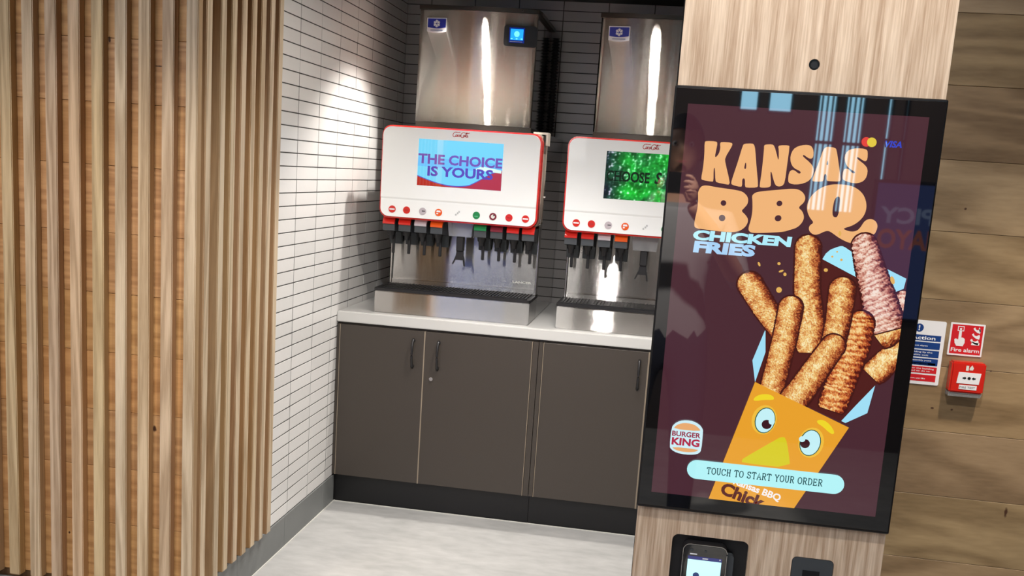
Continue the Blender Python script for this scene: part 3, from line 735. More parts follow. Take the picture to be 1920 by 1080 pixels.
# ------------------------------------------------------------------ ice makers on top
def flake(cx, cz, r, n=6):
    L = []
    for k in range(6):
        a = math.radians(60*k+30); u = (math.cos(a), math.sin(a)); v = (-u[1], u[0])
        w_ = r*.17
        L.append([(cx+u[0]*r*.18-v[0]*w_*.6, cz+u[1]*r*.18-v[1]*w_*.6), (cx+u[0]*r*.95-v[0]*w_, cz+u[1]*r*.95-v[1]*w_), (cx+u[0]*r*.78, cz+u[1]*r*.78), (cx+u[0]*r*.95+v[0]*w_, cz+u[1]*r*.95+v[1]*w_), (cx+u[0]*r*.18+v[0]*w_*.6, cz+u[1]*r*.18+v[1]*w_*.6)])
        b = .55*r
        for s in (-1, 1):
            L.append([(cx+u[0]*b*.8, cz+u[1]*b*.8), (cx+u[0]*b*1.35+s*v[0]*r*.30, cz+u[1]*b*1.35+s*v[1]*r*.30), (cx+u[0]*b*1.1+s*v[0]*r*.36, cz+u[1]*b*1.1+s*v[1]*r*.36), (cx+u[0]*b*.5, cz+u[1]*b*.5)])
    return L
def ice_maker(label, x):
    t = thing('ice_maker', label, 'ice machine', (x, 0, 1.744), 'ice makers above the dispensers')
    X0, X1 = .226, .770; zb, zt = .024, .522; bulge = .031
    def fy(u): return .352 - bulge*(1-(2*u-1)**2)
    n = 28
    # curved steel front, cut out at the right edge for the control panel
    P = [(X0+(X1-X0)*i/n, fy(i/n)) for i in range(n+1)]
    mb = MB(); mb.prism(P+[(X1, .352+.001), (X0, .352+.001)][0:2] if False else P+[(X1, .360), (X0, .360)], zb, zt, 'z')
    fr = mb.build('front_panel', M_steel, t, smooth=False)
    for p in fr.data.polygons:
        if abs(p.normal.z) < .5 and p.normal.y < -.5: p.use_smooth = True
    MB().box(X0+.004, X1-.004, .361, .895, .006, .527, .003).build('side_casing', M_shine, t)
    mb = MB(); mb.prism([(X0-.003, .345)]+[(p[0], p[1]-.006) for p in P]+[(X1+.004, .345), (X1+.012, .40), (X1+.012, .90), (X0-.003, .90)], zt+.001, zt+.0185, 'z'); mb.build('top_cover', M_topcap, t)
    mb = MB(); mb.prism([(p[0], p[1]+.008) for p in P]+[(X1, .90), (X0, .90)], .0005, zb-.0005, 'z'); mb.build('base_plate', M_topcap, t)
    # control panel on the right shoulder
    def cpt(x_, dy=0): return fy((x_-X0)/(X1-X0))+dy
    px0, px1, pz0, pz1 = .624, .7715, .376, .468
    m = 10; outl = []
    for (xx, zz) in rrect(px0, px1, pz0, pz1, .014, 4): outl.append((xx, zz))
    mb = MB(); a = [mb.bm.verts.new((p[0], cpt(min(p[0], X1))-.010, p[1])) for p in outl]; b = [mb.bm.verts.new((p[0], cpt(min(p[0], X1))+.004, p[1])) for p in outl]
    mb.bm.faces.new(a); mb.bm.faces.new(b[::-1])
    for i in range(len(a)): mb.bm.faces.new((a[i], b[i], b[(i+1) % len(a)], a[(i+1) % len(a)]))
    cpn = mb.build('control_panel', M_black, t)
    def curved(name, polys, dy, mat, parent, col):
        o = flat(name, polys, 0, mat, parent, col)
        for v in o.data.vertices: v.co.y = cpt(v.co.x) + dy
        return o
    yp = min(cpt(.65), cpt(.72))-.0125
    curved('touch_screen', [[(.648, .392), (.716, .392), (.716, .458), (.648, .458)]], -.0115, M_screen3, cpn, srgb(6, 30, 110))
    curved('touch_screen_picture', [[(.6535, .404), (.7105, .404), (.7105, .452), (.6535, .452)]], -.0118, M_screen3, cpn, srgb(30, 160, 245))
    curved('touch_screen_icon', [[(.682+.012*math.cos(a), .430+.013*math.sin(a)) for a in [2*math.pi*i/16 for i in range(16)]], [(.656, .407), (.664, .407), (.664, .412), (.656, .412)], [(.678, .407), (.686, .407), (.686, .412), (.678, .412)], [(.70, .407), (.708, .407), (.708, .412), (.70, .412)]], -.0121, M_screen3, cpn, srgb(120, 240, 250))
    curved('panel_line', [[(.652, .396), (.708, .396), (.708, .398), (.652, .398)]], -.0123, P_logo, cpn, None)
    # badge
    bx0, bx1, bz0, bz1 = .262, .357, .420, .486
    out = [(bx0, bz1), (bx0+.001, bz0+.008)]+[(bx0+.002+(bx1-bx0-.004)*i/8, bz0+.006-.006*math.sin(math.pi*i/8)) for i in range(9)]+[(bx1-.001, bz0+.008), (bx1, bz1)]
    def bent(name, polys, dy, mat, parent):
        o = flat(name, polys, 0, mat, parent)
        for v in o.data.vertices: v.co.y = cpt(v.co.x) + dy
        return o
    bd = MB(); a = [bd.bm.verts.new((p[0], cpt(p[0])-.003, p[1])) for p in out]; b = [bd.bm.verts.new((p[0], cpt(p[0])+.003, p[1])) for p in out]
    bd.bm.faces.new(a); bd.bm.faces.new(b[::-1])
    for i in range(len(a)): bd.bm.faces.new((a[i], b[i], b[(i+1) % len(a)], a[(i+1) % len(a)]))
    bdo = bd.build('badge', P_white, t, label='small blue and white snowflake badge')
    bl_ = [(bx0+.004, bz1-.004), (bx0+.004, bz0+.024)]+[(bx0+.004+(bx1-bx0-.008)*i/8, bz0+.024-.005*math.sin(math.pi*i/8)) for i in range(1, 8)]+[(bx1-.004, bz0+.024), (bx1-.004, bz1-.004)]
    bent('badge_field', [bl_], -.0036, P_blue, bdo)
    bent('snowflake', flake((bx0+bx1)/2, bz0+.040, .019), -.0040, P_white, bdo)
    tx = text('badge_lettering', 'ice maker'.upper(), bx0+.018, bz0+.009, 0, .005, P_navy, bdo, width=.058) if False else None
    bent('badge_line', [[(bx0+.018, bz0+.010), (bx1-.018, bz0+.010), (bx1-.018, bz0+.0125), (bx0+.018, bz0+.0125)]], -.0038, P_navy, bdo)
    # screws and a vertical ribbed vent hose down the rear right edge
    MB().cyl((.70, cpt(.70)-.006, zt+.010), (.70, cpt(.70)-.0095, zt+.010), .0035, n=10).cyl((.72, cpt(.72)+.008, .012), (.72, cpt(.72)+.003, .012), .0035, n=10).build('screw', M_black, t)
    mb = MB(); pts = []; rr = []
    for i in range(121):
        pts.append((X1+.022, .872, .03+.46*i/120)); rr.append(.017+.0035*(1 if i % 4 < 2 else -1))
    mb.tube(pts, rr, 12).build('vent_hose', M_black, t)
    return t
ice_maker('brushed steel ice maker with a lit control screen, above the blue-screened dispenser', 0)
ice_maker('brushed steel ice maker above the dispenser with the green screen, cut off by the kiosk', .8285)

# ------------------------------------------------------------------ self-order kiosk
ART = json.loads('''{"K":[[342,6347],[370,6367],[537,6371],[564,6342],[554,6235],[541,6118],[558,6100],[605,6164],[621,6258],[606,6340],[626,6367],[798,6366],[820,6340],[802,6283],[714,6101],[729,6018],[839,5699],[829,5651],[792,5653],[617,5674],[590,5705],[563,5909],[549,5929],[543,5880],[558,5698],[541,5681],[366,5699],[344,5726],[360,5905],[361,6130]],"A":[[1016,6361],[1148,6374],[1183,6353],[1209,6277],[1257,6002],[1324,5671],[1305,5634],[1131,5620],[1100,5642],[1090,5763],[1063,5779],[1042,5755],[1053,5648],[1032,5625],[885,5650],[859,5681],[880,5790],[944,6074],[992,6328]],"Ah":[[1066,6054],[1083,6028],[1089,5944],[1070,5932],[1054,5956]],"N":[[1365,6368],[1483,6381],[1522,6352],[1573,6226],[1607,6127],[1619,6137],[1601,6301],[1585,6346],[1607,6371],[1757,6380],[1775,6358],[1768,6072],[1762,5757],[1732,5695],[1670,5676],[1613,5691],[1565,5790],[1518,5926],[1502,5907],[1536,5704],[1524,5662],[1461,5643],[1360,5638],[1346,5668],[1358,5916],[1355,6286],[1349,6345]],"S":[[2149,6373],[2179,6311],[2186,6210],[2153,6176],[2097,6191],[2028,6237],[2007,6226],[2024,6200],[2142,6115],[2210,6037],[2222,5936],[2176,5822],[2083,5760],[1949,5728],[1847,5740],[1811,5779],[1812,5927],[1857,5977],[1914,5962],[1974,5915],[2009,5927],[2001,5959],[1881,6006],[1821,6094],[1804,6204],[1837,6316],[1913,6376],[2027,6406],[2109,6402]],"A2":[[2365,6385],[2417,6399],[2526,6387],[2553,6353],[2600,6182],[2676,5884],[2673,5838],[2647,5829],[2467,5824],[2445,5841],[2439,5923],[2416,5945],[2396,5920],[2398,5828],[2377,5810],[2233,5799],[2210,5825],[2235,5937],[2298,6181],[2334,6339]],"A2h":[[2425,6180],[2445,6098],[2422,6088],[2414,6106]],"S2":[[3037,6392],[3063,6358],[3074,6231],[3048,6193],[3006,6204],[2919,6257],[2895,6247],[2915,6221],[3041,6138],[3099,6068],[3100,5949],[3057,5864],[2963,5821],[2874,5819],[2735,5851],[2702,5886],[2701,6014],[2728,6053],[2783,6052],[2854,5983],[2894,5986],[2900,6009],[2781,6066],[2716,6153],[2694,6261],[2729,6346],[2813,6392],[2955,6405]],"B":[[355,5595],[449,5616],[614,5593],[999,5567],[1097,5536],[1177,5455],[1183,5349],[1125,5268],[1081,5217],[1165,5155],[1222,5073],[1195,4964],[1108,4880],[997,4842],[786,4836],[495,4853],[330,4860],[300,4916],[311,5054],[337,5231],[325,5404],[312,5490]],"B2":[[1268,5533],[1331,5566],[1563,5606],[1794,5641],[1863,5653],[1992,5656],[2084,5608],[2137,5524],[2120,5434],[2027,5345],[2109,5290],[2154,5183],[2122,5081],[2045,4997],[1941,4956],[1828,4910],[1548,4874],[1312,4852],[1252,4876],[1232,4928],[1261,5066],[1273,5221],[1254,5403],[1235,5488]],"Q":[[2601,5781],[2761,5786],[2924,5759],[3075,5655],[3152,5497],[3155,5344],[3096,5219],[2981,5112],[2848,5058],[2819,5033],[2941,4998],[3046,5017],[3102,5088],[3152,5201],[3242,5247],[3331,5215],[3377,5141],[3371,5064],[3340,4974],[3233,4976],[3110,4934],[3041,4884],[3029,4806],[2932,4809],[2773,4875],[2633,4964],[2577,4987],[2514,4972],[2423,4915],[2349,4898],[2280,4937],[2247,4990],[2255,5057],[2325,5107],[2240,5189],[2177,5317],[2178,5450],[2247,5597],[2374,5710],[2496,5762]],"Qh":[[2668,5583],[2702,5564],[2712,5477],[2715,5323],[2698,5239],[2668,5221],[2622,5239],[2605,5315],[2606,5425],[2620,5536]],"holes":[[[816,5335],[810,5305],[787,5285],[756,5283],[730,5299],[717,5328],[724,5358],[747,5378],[777,5380],[804,5363]],[[826,5077],[819,5042],[792,5019],[757,5017],[726,5036],[712,5069],[719,5104],[746,5127],[781,5129],[812,5110]],[[1757,5413],[1761,5384],[1745,5357],[1717,5344],[1686,5349],[1665,5371],[1661,5400],[1677,5427],[1705,5440],[1736,5435]],[[1769,5163],[1773,5129],[1755,5099],[1722,5084],[1687,5089],[1663,5113],[1659,5147],[1677,5177],[1710,5192],[1746,5187]]],"carton":[[1633,2238],[3327,1581],[2561,-1],[1040,-10]],"brow":[[1635,1900],[1652,1959],[1739,2020],[1862,2042],[1957,2023],[1997,1975],[1974,1943],[1812,1929],[1705,1899]],"brow2":[[2768,1641],[2803,1669],[2896,1671],[3012,1593],[3096,1471],[3070,1428],[2997,1461],[2878,1555],[2788,1602]],"eyeo":[[[2073,1522],[2047,1442],[2003,1375],[1945,1326],[1879,1302],[1811,1303],[1748,1331],[1696,1382],[1661,1452],[1646,1533],[1652,1618],[1678,1698],[1723,1765],[1781,1813],[1847,1837],[1914,1835],[1977,1807],[2028,1756],[2063,1687],[2079,1606]],[[2928,1193],[2903,1110],[2858,1040],[2800,990],[2734,964],[2666,965],[2602,993],[2550,1046],[2515,1118],[2499,1202],[2504,1289],[2530,1372],[2575,1442],[2633,1492],[2699,1517],[2767,1516],[2830,1487],[2882,1435],[2918,1364],[2934,1280]]],"eyer":[[[2052,1521],[2030,1450],[1992,1390],[1944,1346],[1889,1324],[1834,1324],[1782,1348],[1741,1392],[1713,1453],[1701,1525],[1707,1599],[1729,1670],[1767,1730],[1815,1773],[1870,1796],[1925,1795],[1976,1771],[2018,1727],[2046,1666],[2058,1595]],[[2880,1196],[2858,1123],[2820,1062],[2771,1018],[2715,995],[2657,995],[2604,1020],[2560,1065],[2530,1128],[2517,1201],[2523,1277],[2545,1349],[2583,1410],[2633,1454],[2689,1477],[2746,1476],[2799,1452],[2842,1406],[2872,1344],[2885,1272]]],"eyew":[[[2041,1524],[2020,1458],[1986,1401],[1941,1360],[1891,1339],[1840,1339],[1792,1361],[1754,1402],[1728,1460],[1718,1526],[1724,1597],[1745,1663],[1779,1719],[1824,1760],[1874,1781],[1925,1781],[1972,1759],[2010,1718],[2036,1661],[2047,1594]],[[2865,1199],[2844,1131],[2810,1073],[2764,1031],[2713,1010],[2660,1010],[2611,1032],[2571,1075],[2544,1133],[2533,1202],[2538,1273],[2559,1341],[2594,1399],[2639,1440],[2691,1462],[2743,1461],[2792,1439],[2831,1397],[2858,1339],[2870,1271]]],"pup":[[[2002,1499],[2001,1472],[1991,1447],[1974,1426],[1951,1412],[1925,1405],[1897,1406],[1872,1415],[1850,1432],[1836,1455],[1828,1480],[1830,1507],[1840,1532],[1857,1553],[1880,1567],[1906,1574],[1933,1573],[1959,1564],[1980,1547],[1995,1525]],[[2697,1221],[2696,1195],[2687,1171],[2671,1151],[2649,1137],[2624,1130],[2598,1131],[2573,1140],[2553,1156],[2538,1178],[2531,1203],[2533,1228],[2542,1252],[2558,1272],[2580,1287],[2605,1293],[2631,1292],[2655,1283],[2676,1267],[2690,1246]]],"glint":[[[2049,1557],[2048,1539],[2042,1523],[2032,1509],[2018,1500],[2002,1496],[1986,1497],[1970,1503],[1957,1514],[1948,1529],[1944,1545],[1944,1563],[1950,1579],[1961,1593],[1974,1602],[1990,1606],[2007,1605],[2022,1599],[2035,1588],[2044,1573]],[[2611,1294],[2610,1278],[2604,1262],[2593,1249],[2579,1240],[2562,1236],[2544,1236],[2528,1242],[2515,1252],[2505,1266],[2501,1282],[2501,1298],[2508,1314],[2519,1327],[2533,1336],[2550,1340],[2567,1339],[2584,1334],[2597,1323],[2607,1310]]],"beak":[[1554,788],[1575,824],[2106,1232],[2194,1292],[2273,1284],[2346,1043],[2412,734],[1560,738]],"paper":[[[1713,3195],[1757,2787],[1635,2227],[1548,2617]],[[3678,2375],[3608,1869],[3261,1653],[3186,1683],[3399,1989]],[[2487,4181],[2513,4448],[2603,4645],[2790,4740],[2859,4745],[2988,4668],[3114,4613],[3171,4150],[2936,4101],[2761,4145],[2670,4078],[2605,3896],[2521,3889]],[[3437,4493],[3548,4444],[3956,4274],[3934,4097],[3724,3991],[3575,4067]]],"shade":[[[1713,3195],[1972,3368],[2246,3945],[2498,4512],[3878,3903],[3953,3180],[4006,2631],[3678,2375],[3399,1989],[3226,1649],[1608,2224],[1757,2787]]],"fries":[[[[3944,3951],[3925,3538],[3908,2970]],[12,18],2],[[[4144,3087],[3882,2892],[3672,2633]],[20,23],1],[[[3875,3439],[3715,3293]],[24,25],1],[[[3199,4787],[3333,4419],[3552,3880],[3687,3517]],[21,31],2],[[[3294,3425],[3255,3004],[3133,2513],[3011,1997]],[24,25],3],[[[1362,3966],[1653,3573],[1970,3209]],[22,20],0],[[[2271,4678],[2334,3963],[2462,3406],[2492,2980]],[22,23],0],[[[2928,3995],[2921,3448],[2878,2968]],[23,20],0],[[[2100,3612],[2058,3083],[1983,2497],[1936,2161]],[21,21],0],[[[2891,3008],[2703,2664],[2439,2153],[2344,2007]],[21,25],0]],"crumb":[[[1498,4334],[1506,4304],[1498,4287],[1480,4292],[1462,4317],[1454,4346],[1462,4363],[1480,4358]],[[1842,4364],[1837,4343],[1818,4334],[1798,4340],[1788,4359],[1794,4380],[1812,4389],[1832,4383]],[[1907,4254],[1900,4236],[1874,4217],[1843,4209],[1825,4215],[1831,4233],[1858,4251],[1889,4260]],[[1963,4186],[1957,4162],[1939,4151],[1919,4159],[1908,4181],[1914,4205],[1932,4216],[1952,4208]],[[1916,3909],[1905,3871],[1871,3853],[1834,3865],[1816,3900],[1826,3938],[1860,3956],[1897,3944]],[[2647,4317],[2639,4293],[2615,4282],[2588,4289],[2575,4311],[2583,4335],[2607,4346],[2633,4339]],[[2710,4555],[2706,4541],[2693,4535],[2678,4539],[2671,4551],[2675,4565],[2689,4571],[2703,4567]],[[2871,4512],[2866,4495],[2851,4487],[2835,4492],[2826,4508],[2831,4525],[2846,4533],[2862,4527]],[[2779,4643],[2775,4633],[2763,4628],[2750,4631],[2743,4641],[2747,4651],[2759,4656],[2773,4653]],[[3763,4242],[3773,4189],[3758,4160],[3727,4172],[3698,4217],[3688,4270],[3703,4299],[3734,4287]],[[2795,4958],[2791,4926],[2774,4911],[2754,4923],[2742,4954],[2746,4987],[2763,5002],[2783,4990]]],"bko":[[252,1257],[301,1338],[392,1398],[502,1422],[630,1415],[748,1360],[806,1291],[819,1243],[822,891],[784,828],[707,796],[547,780],[384,796],[282,848],[248,903]],"bkt":[[286,1236],[328,1307],[420,1355],[523,1370],[652,1354],[746,1293],[776,1238]],"bkb":[[285,903],[776,903],[733,856],[623,831],[478,827],[346,851]],"mc":[[[3091,6518],[3089,6491],[3079,6466],[3060,6447],[3036,6436],[3009,6435],[2982,6442],[2959,6459],[2943,6482],[2935,6509],[2936,6536],[2947,6561],[2966,6580],[2990,6591],[3017,6592],[3043,6584],[3066,6568],[3083,6545]],[[3180,6517],[3178,6490],[3168,6466],[3149,6447],[3125,6436],[3098,6434],[3072,6442],[3049,6458],[3032,6481],[3024,6508],[3026,6535],[3036,6560],[3055,6579],[3079,6590],[3106,6591],[3132,6584],[3155,6567],[3172,6544]]]}''')
KX0, KX1, KY = 1.4275, 1.8745, -2.46
K = thing('order_kiosk', 'tall wood-fronted self-order kiosk with a large lit advert screen', 'kiosk', (1.651, KY+.06, 0))
off = Vector((-1.651, -(KY+.06), 0))
def KB(mb, nm, mat, parent=None, label=None):
    bmesh.ops.translate(mb.bm, vec=off, verts=mb.bm.verts); return mb.build(nm, mat, parent or K, label=label)
def panel_with_holes(nm, x0, x1, z0, z1, y, th, holes, mat):
    cu = bpy.data.curves.new(nm, 'CURVE'); cu.dimensions = '2D'; cu.fill_mode = 'BOTH'; cu.extrude = th/2
    for pts in [[(x0, z0), (x1, z0), (x1, z1), (x0, z1)]]+holes:
        sp = cu.splines.new('POLY'); sp.points.add(len(pts)-1); sp.use_cyclic_u = True
        for p, q in zip(sp.points, pts): p.co = (q[0], q[1], 0, 1)
    o = bpy.data.objects.new(nm, cu); C.objects.link(o); bpy.context.view_layer.update()
    me = bpy.data.meshes.new_from_object(o.evaluated_get(bpy.context.evaluated_depsgraph_get())); bpy.data.objects.remove(o); bpy.data.curves.remove(cu)
    for v in me.vertices: v.co = Vector((v.co.x, y+th/2-v.co.z, v.co.y)) + off
    me.materials.clear(); me.materials.append(mat); me.name = nm
    return link(nm, me, K)
KB(MB().box(KX0+.0, KX1-.0, KY+.013, KY+.125, .12, 2.05, .003), 'kiosk_body', M_kside)
KB(MB().box(KX0+.02, KX1-.02, KY-.02, KY+.24, .001, .118, .004), 'foot_plate', M_kside)
circ_ = [(1.6549+.0092*math.cos(a), 1.7791+.0092*math.sin(a)) for a in [2*math.pi*i/28 for i in range(28)]]
panel_with_holes('upper_panel', KX0+.0025, KX1-.001, 1.7335, 2.05, KY, .012, [circ_], M_kwood)
KB(MB().cyl((1.6549, KY+.0125, 1.7791), (1.6549, KY+.006, 1.7791), .0092, n=24).cyl((1.6549, KY+.006, 1.7791), (1.6549, KY+.003, 1.7791), .006, n=20), 'camera_lens', M_black)
rec = rrect(1.4975, 1.6372, .70, .9255, .012, 5); scn = rrect(1.7162, 1.7908, .80, .9090, .009, 5)
panel_with_holes('lower_panel', KX0+.001, KX1-.001, .14, .9715, KY, .012, [rec, scn], M_kwood)
KB(MB().box(1.49, 1.645, KY+.0122, KY+.0128, .69, .935), 'terminal_recess', M_black)
so = KB(MB().prism(rrect(1.7172, 1.7898, .801, .9080, .008, 5), KY-.001, KY+.012), 'code_scanner', M_dgrey)
o = flat('scanner_window', [[(1.7365+off.x, .872), (1.7675+off.x, .872), (1.7675+off.x, .886), (1.7365+off.x, .886)]], KY-.0013+off.y, M_glass, so)
strokes('scanner_outline', [[(1.7365+off.x, .872), (1.7675+off.x, .872), (1.7675+off.x, .886), (1.7365+off.x, .886), (1.7365+off.x, .872)]], .0012, KY-.0016+off.y, M_dgrey, so)
# screen module with black glass bezel
KB(MB().box(KX0-.0015, KX1+.0015, KY-.010, KY+.012, .9735, 1.7325, .002), 'screen_frame', M_kside)
KB(MB().box(KX0+.0015, KX1-.0015, KY-.0118, KY-.0102, .9790, 1.7285, .0004), 'bezel_glass', M_glass)
U0, Z0 = 1.4506+off.x, 1.0046; YF = KY-.0120+off.y
UM, ZM = .3978, .6978
def A_(p): return (U0+min(max(p[0]*1e-4, 0), UM), Z0+min(max(p[1]*1e-4, 0), ZM))
layer = [0]
def art(nm, polys, col, sm=0, parent=None, lift=1, raw=False):
    layer[0] += lift
    P = [[A_(q) for q in p] for p in polys]
    if sm: P = [smooth_loop(p, sm) for p in P]
    for q in P[1:]: flat(nm, [q], YF-.00008*layer[0], M_screen, parent or SCR, col)
    return flat(nm, P[:1], YF-.00008*layer[0], M_screen, parent or SCR, col)
SCR = flat('advert_screen', [[(U0, Z0), (U0+UM, Z0), (U0+UM, Z0+ZM), (U0, Z0+ZM)]], YF, M_screen, K, srgb(72, 38, 48), label='bright advert for chicken fries on dark brown')
BG = srgb(72, 38, 48)
peach = srgb(240, 180, 120)
for k in ('K', 'A', 'N', 'S', 'A2', 'S2'): art('headline_letter', [ART[k]], peach, 1)
art('letter_counter', [ART['Ah'], ART['A2h']], BG, 1)
for k in ('B', 'B2', 'Q'): art('headline_letter', [ART[k]], peach, 2)
art('letter_counter', [ART['Qh']]+ART['holes'], BG, 1)
layer[0] += 1; yl = lambda: YF-.00008*layer[0]
cy = srgb(176, 236, 250)
text('subtitle', 'FRIES', U0+.0326, Z0+.4455, yl(), .0180, M_screen, SCR, width=.1065, bold=.055, shear=.04, col=srgb(168, 210, 245))
layer[0] += 1
text('subtitle', 'CHICKEN', U0+.0300, Z0+.4672, yl(), .0155, M_screen, SCR, width=.1690, bold=.055, shear=.04, col=cy)
art('carton_paper', ART['paper'][2:], srgb(165, 232, 250), 1)
art('carton_shade', ART['shade'], srgb(78, 26, 24), 0)
art('carton_paper', ART['paper'][:2]+ART['paper'][3:], srgb(160, 222, 245), 0)
# breaded sticks painted vertex by vertex
def mixc(a, b, t): return tuple(a[i]+(b[i]-a[i])*t for i in range(3))
def stick(pts, r0, r1, kind, seed):
    pts = [Vector(A_raw(p)) for p in pts]
    L = [0]
    for a, b in zip(pts, pts[1:]): L.append(L[-1]+(b-a).length)
    tot = L[-1]; nr = (r0+r1)/2
    nt_ = max(30, int(tot/.0009)); ns = 30
    V = []; cols = []; F = []
    ext = r0
    for i in range(nt_+1):
        s = -ext + (tot+ext+r1*.6)*i/nt_
        sc_ = min(max(s, 0), tot)
        for k in range(len(L)-1):
            if sc_ <= L[k+1] or k == len(L)-2: break
        u = (sc_-L[k])/(L[k+1]-L[k]); p = pts[k].lerp(pts[k+1], u); d = (pts[k+1]-pts[k]).normalized()
        if k+1 < len(pts)-1 and u > .5: d = d.lerp((pts[k+2]-pts[k+1]).normalized(), (u-.5)).normalized()
        if k > 0 and u < .5: d = d.lerp((pts[k]-pts[k-1]).normalized(), (.5-u)).normalized()
        p = p + d*(s-sc_); nn = Vector((-d.y, d.x)); f = sc_/tot; r = r0+(r1-r0)*f
        if s < 0: r *= math.sqrt(max(0, 1-(s/ext)**2))
        if s > tot: r *= math.sqrt(max(0, 1-((s-tot)/(r1*1.0))**2))
        ph_ = s*620+seed+5*noise.noise(Vector((s*55, seed, .3)))
        if kind >= 2: r *= 1+.06*math.sin(ph_)
        for j in range(ns+1):
            t = -1+2*j/ns
            jit = 1+.05*noise.noise(Vector((s*700, seed, t*2)))
            q = p+nn*(t*r*jit)
            V.append(q)
            x_, z_ = q.x*1e3, q.y*1e3
            n1 = noise.noise(Vector((x_*.55, z_*.55, seed*3))); n2 = noise.noise(Vector((x_*1.1, z_*1.1, seed*7))); n3 = noise.noise(Vector((x_*.12, z_*.12, seed)))
            nx = nn.x*t                                # facing right on the page
            li = 1-abs(t+.18)**2.0*.85 + .55*n1 + .42*n2 + .35*n3
            if kind >= 2: li += .34*math.sin(ph_+t*2.2+3*n3)+.2*n1
            if kind == 1: li += .1
            li = max(0, min(1, li*.66+.09))
            cs = [(70, 18, 12), (150, 62, 28), (208, 128, 66), (240, 196, 116), (250, 238, 190)]
            if kind == 2: cs = [(80, 24, 24), (160, 84, 70), (206, 140, 122), (232, 186, 164), (246, 226, 210)]
            if kind == 3: cs = [(84, 18, 10), (160, 62, 30), (206, 110, 52), (232, 160, 84), (246, 214, 150)]
            m_ = li*4; a = min(3, int(m_)); c = mixc(cs[a], cs[a+1], m_-a)
            cols += list(srgb(*c))
    for i in range(nt_):
        for j in range(ns):
            a = i*(ns+1)+j; F.append((a, a+1, a+ns+2, a+ns+1))
    return V, F, cols
def A_raw(p): return (U0+p[0]*1e-4, Z0+p[1]*1e-4)
PXM = .000962
for si, (pts, rr, kind) in enumerate(ART['fries']):
    layer[0] += 2
    # soft contact shade around each stick
    V, F, cols = stick(pts, rr[0]*PXM*1.13, rr[1]*PXM*1.13, 0, si+.5)
    y = yl()
    for (vv, ff, cc, yy, nm) in ((V, F, None, y, 'stick_shade'), (*stick(pts, rr[0]*PXM, rr[1]*PXM, kind, si+1.5), y-.0001, 'chicken_stick')):
        me = bpy.data.meshes.new(nm)
        cl = lambda q: (min(max(q.x, U0), U0+UM), yy, min(max(q.y, Z0), Z0+ZM))
        me.from_pydata([cl(q) for q in vv], [], ff); me.materials.append(M_screen)
        if cc: at = me.color_attributes.new('Col', 'FLOAT_COLOR', 'POINT'); at.data.foreach_set('color', cc)
        else: colour(me, srgb(64, 18, 16))
        if me.polygons[len(me.polygons)//2].normal.y > 0: me.flip_normals()
        link(nm, me, SCR)
layer[0] += 2
art('crumbs', ART['crumb'], srgb(226, 176, 90), 0)
art('carton_front', [ART['carton']], srgb(232, 160, 42), 0)
art('carton_brow', [ART['brow'], ART['brow2']], srgb(238, 214, 40), 1)
art('carton_eye', ART['eyeo'], srgb(240, 190, 62), 0)
art('carton_eye', ART['eyer'], srgb(20, 84, 72), 0)
art('carton_eye', ART['eyew'], srgb(196, 240, 246), 0)
art('carton_pupil', ART['pup'], srgb(58, 20, 30), 0)
art('carton_glint', ART['glint'], srgb(196, 240, 246), 0)
art('carton_beak', [ART['beak']], srgb(216, 204, 34), 1)
layer[0] += 1
text('carton_lettering', 'Kansas BBQ', U0+.1441, Z0+.0335, yl(), .0120, M_screen, SCR, width=.088, bold=.03, ang=-.27, col=srgb(245, 240, 240))
# 'Chick' is cut off by the lower edge of the picture
tb = text('carton_lettering', 'Chick', U0+.122, Z0+.0135, yl()-.0001, .0215, M_screen, SCR, width=.082, bold=.045, ang=-.27, col=srgb(86, 20, 14))
bm = bmesh.new(); bm.from_mesh(tb.data)
bmesh.ops.bisect_plane(bm, geom=bm.verts[:]+bm.edges[:]+bm.faces[:], plane_co=(0, 0, Z0), plane_no=(0, 0, -1), clear_outer=True)
bm.to_mesh(tb.data); bm.free()
layer[0] += 2
x0, x1, zc, rr = U0+.0600, U0+.3372, Z0+.0525, .0178
pill = [(x1-rr+rr*math.cos(a), zc+rr*math.sin(a)) for a in [math.pi/2-math.pi*i/12 for i in range(13)]]+[(x0+rr+rr*math.cos(a), zc+rr*math.sin(a)) for a in [-math.pi/2-math.pi*i/12 for i in range(13)]]
flat('start_button', [pill], yl(), M_screen, SCR, srgb(178, 242, 246))
serif_text('button_lettering', 'TOUCH TO START YOUR ORDER', U0+.0960, Z0+.0466, yl()-.0001, .0118, .2030, M_screen, SCR, .0017, srgb(24, 78, 84))
layer[0] += 2
art('restaurant_logo', [ART['bko']], srgb(206, 238, 246), 1)
art('restaurant_logo_bun', [ART['bkt'], ART['bkb']], srgb(232, 170, 112), 1)
layer[0] += 1
text('restaurant_logo_lettering', 'BURGER', U0+.0272, Z0+.1112, yl(), .0090, M_screen, SCR, width=.0510, bold=.03, col=srgb(150, 46, 72))
text('restaurant_logo_lettering', 'KING', U0+.0278, Z0+.0950, yl(), .0128, M_screen, SCR, width=.0500, bold=.04, col=srgb(176, 40, 70))
art('card_circle', ART['mc'][:1], srgb(228, 66, 58), 0); art('card_circle', ART['mc'][1:], srgb(228, 200, 66), 0)
layer[0] += 1
text('card_lettering', 'VISA', U0+.3317, Z0+.6452, yl(), .0100, M_screen, SCR, width=.0275, bold=.03, shear=.2, col=srgb(50, 70, 200))

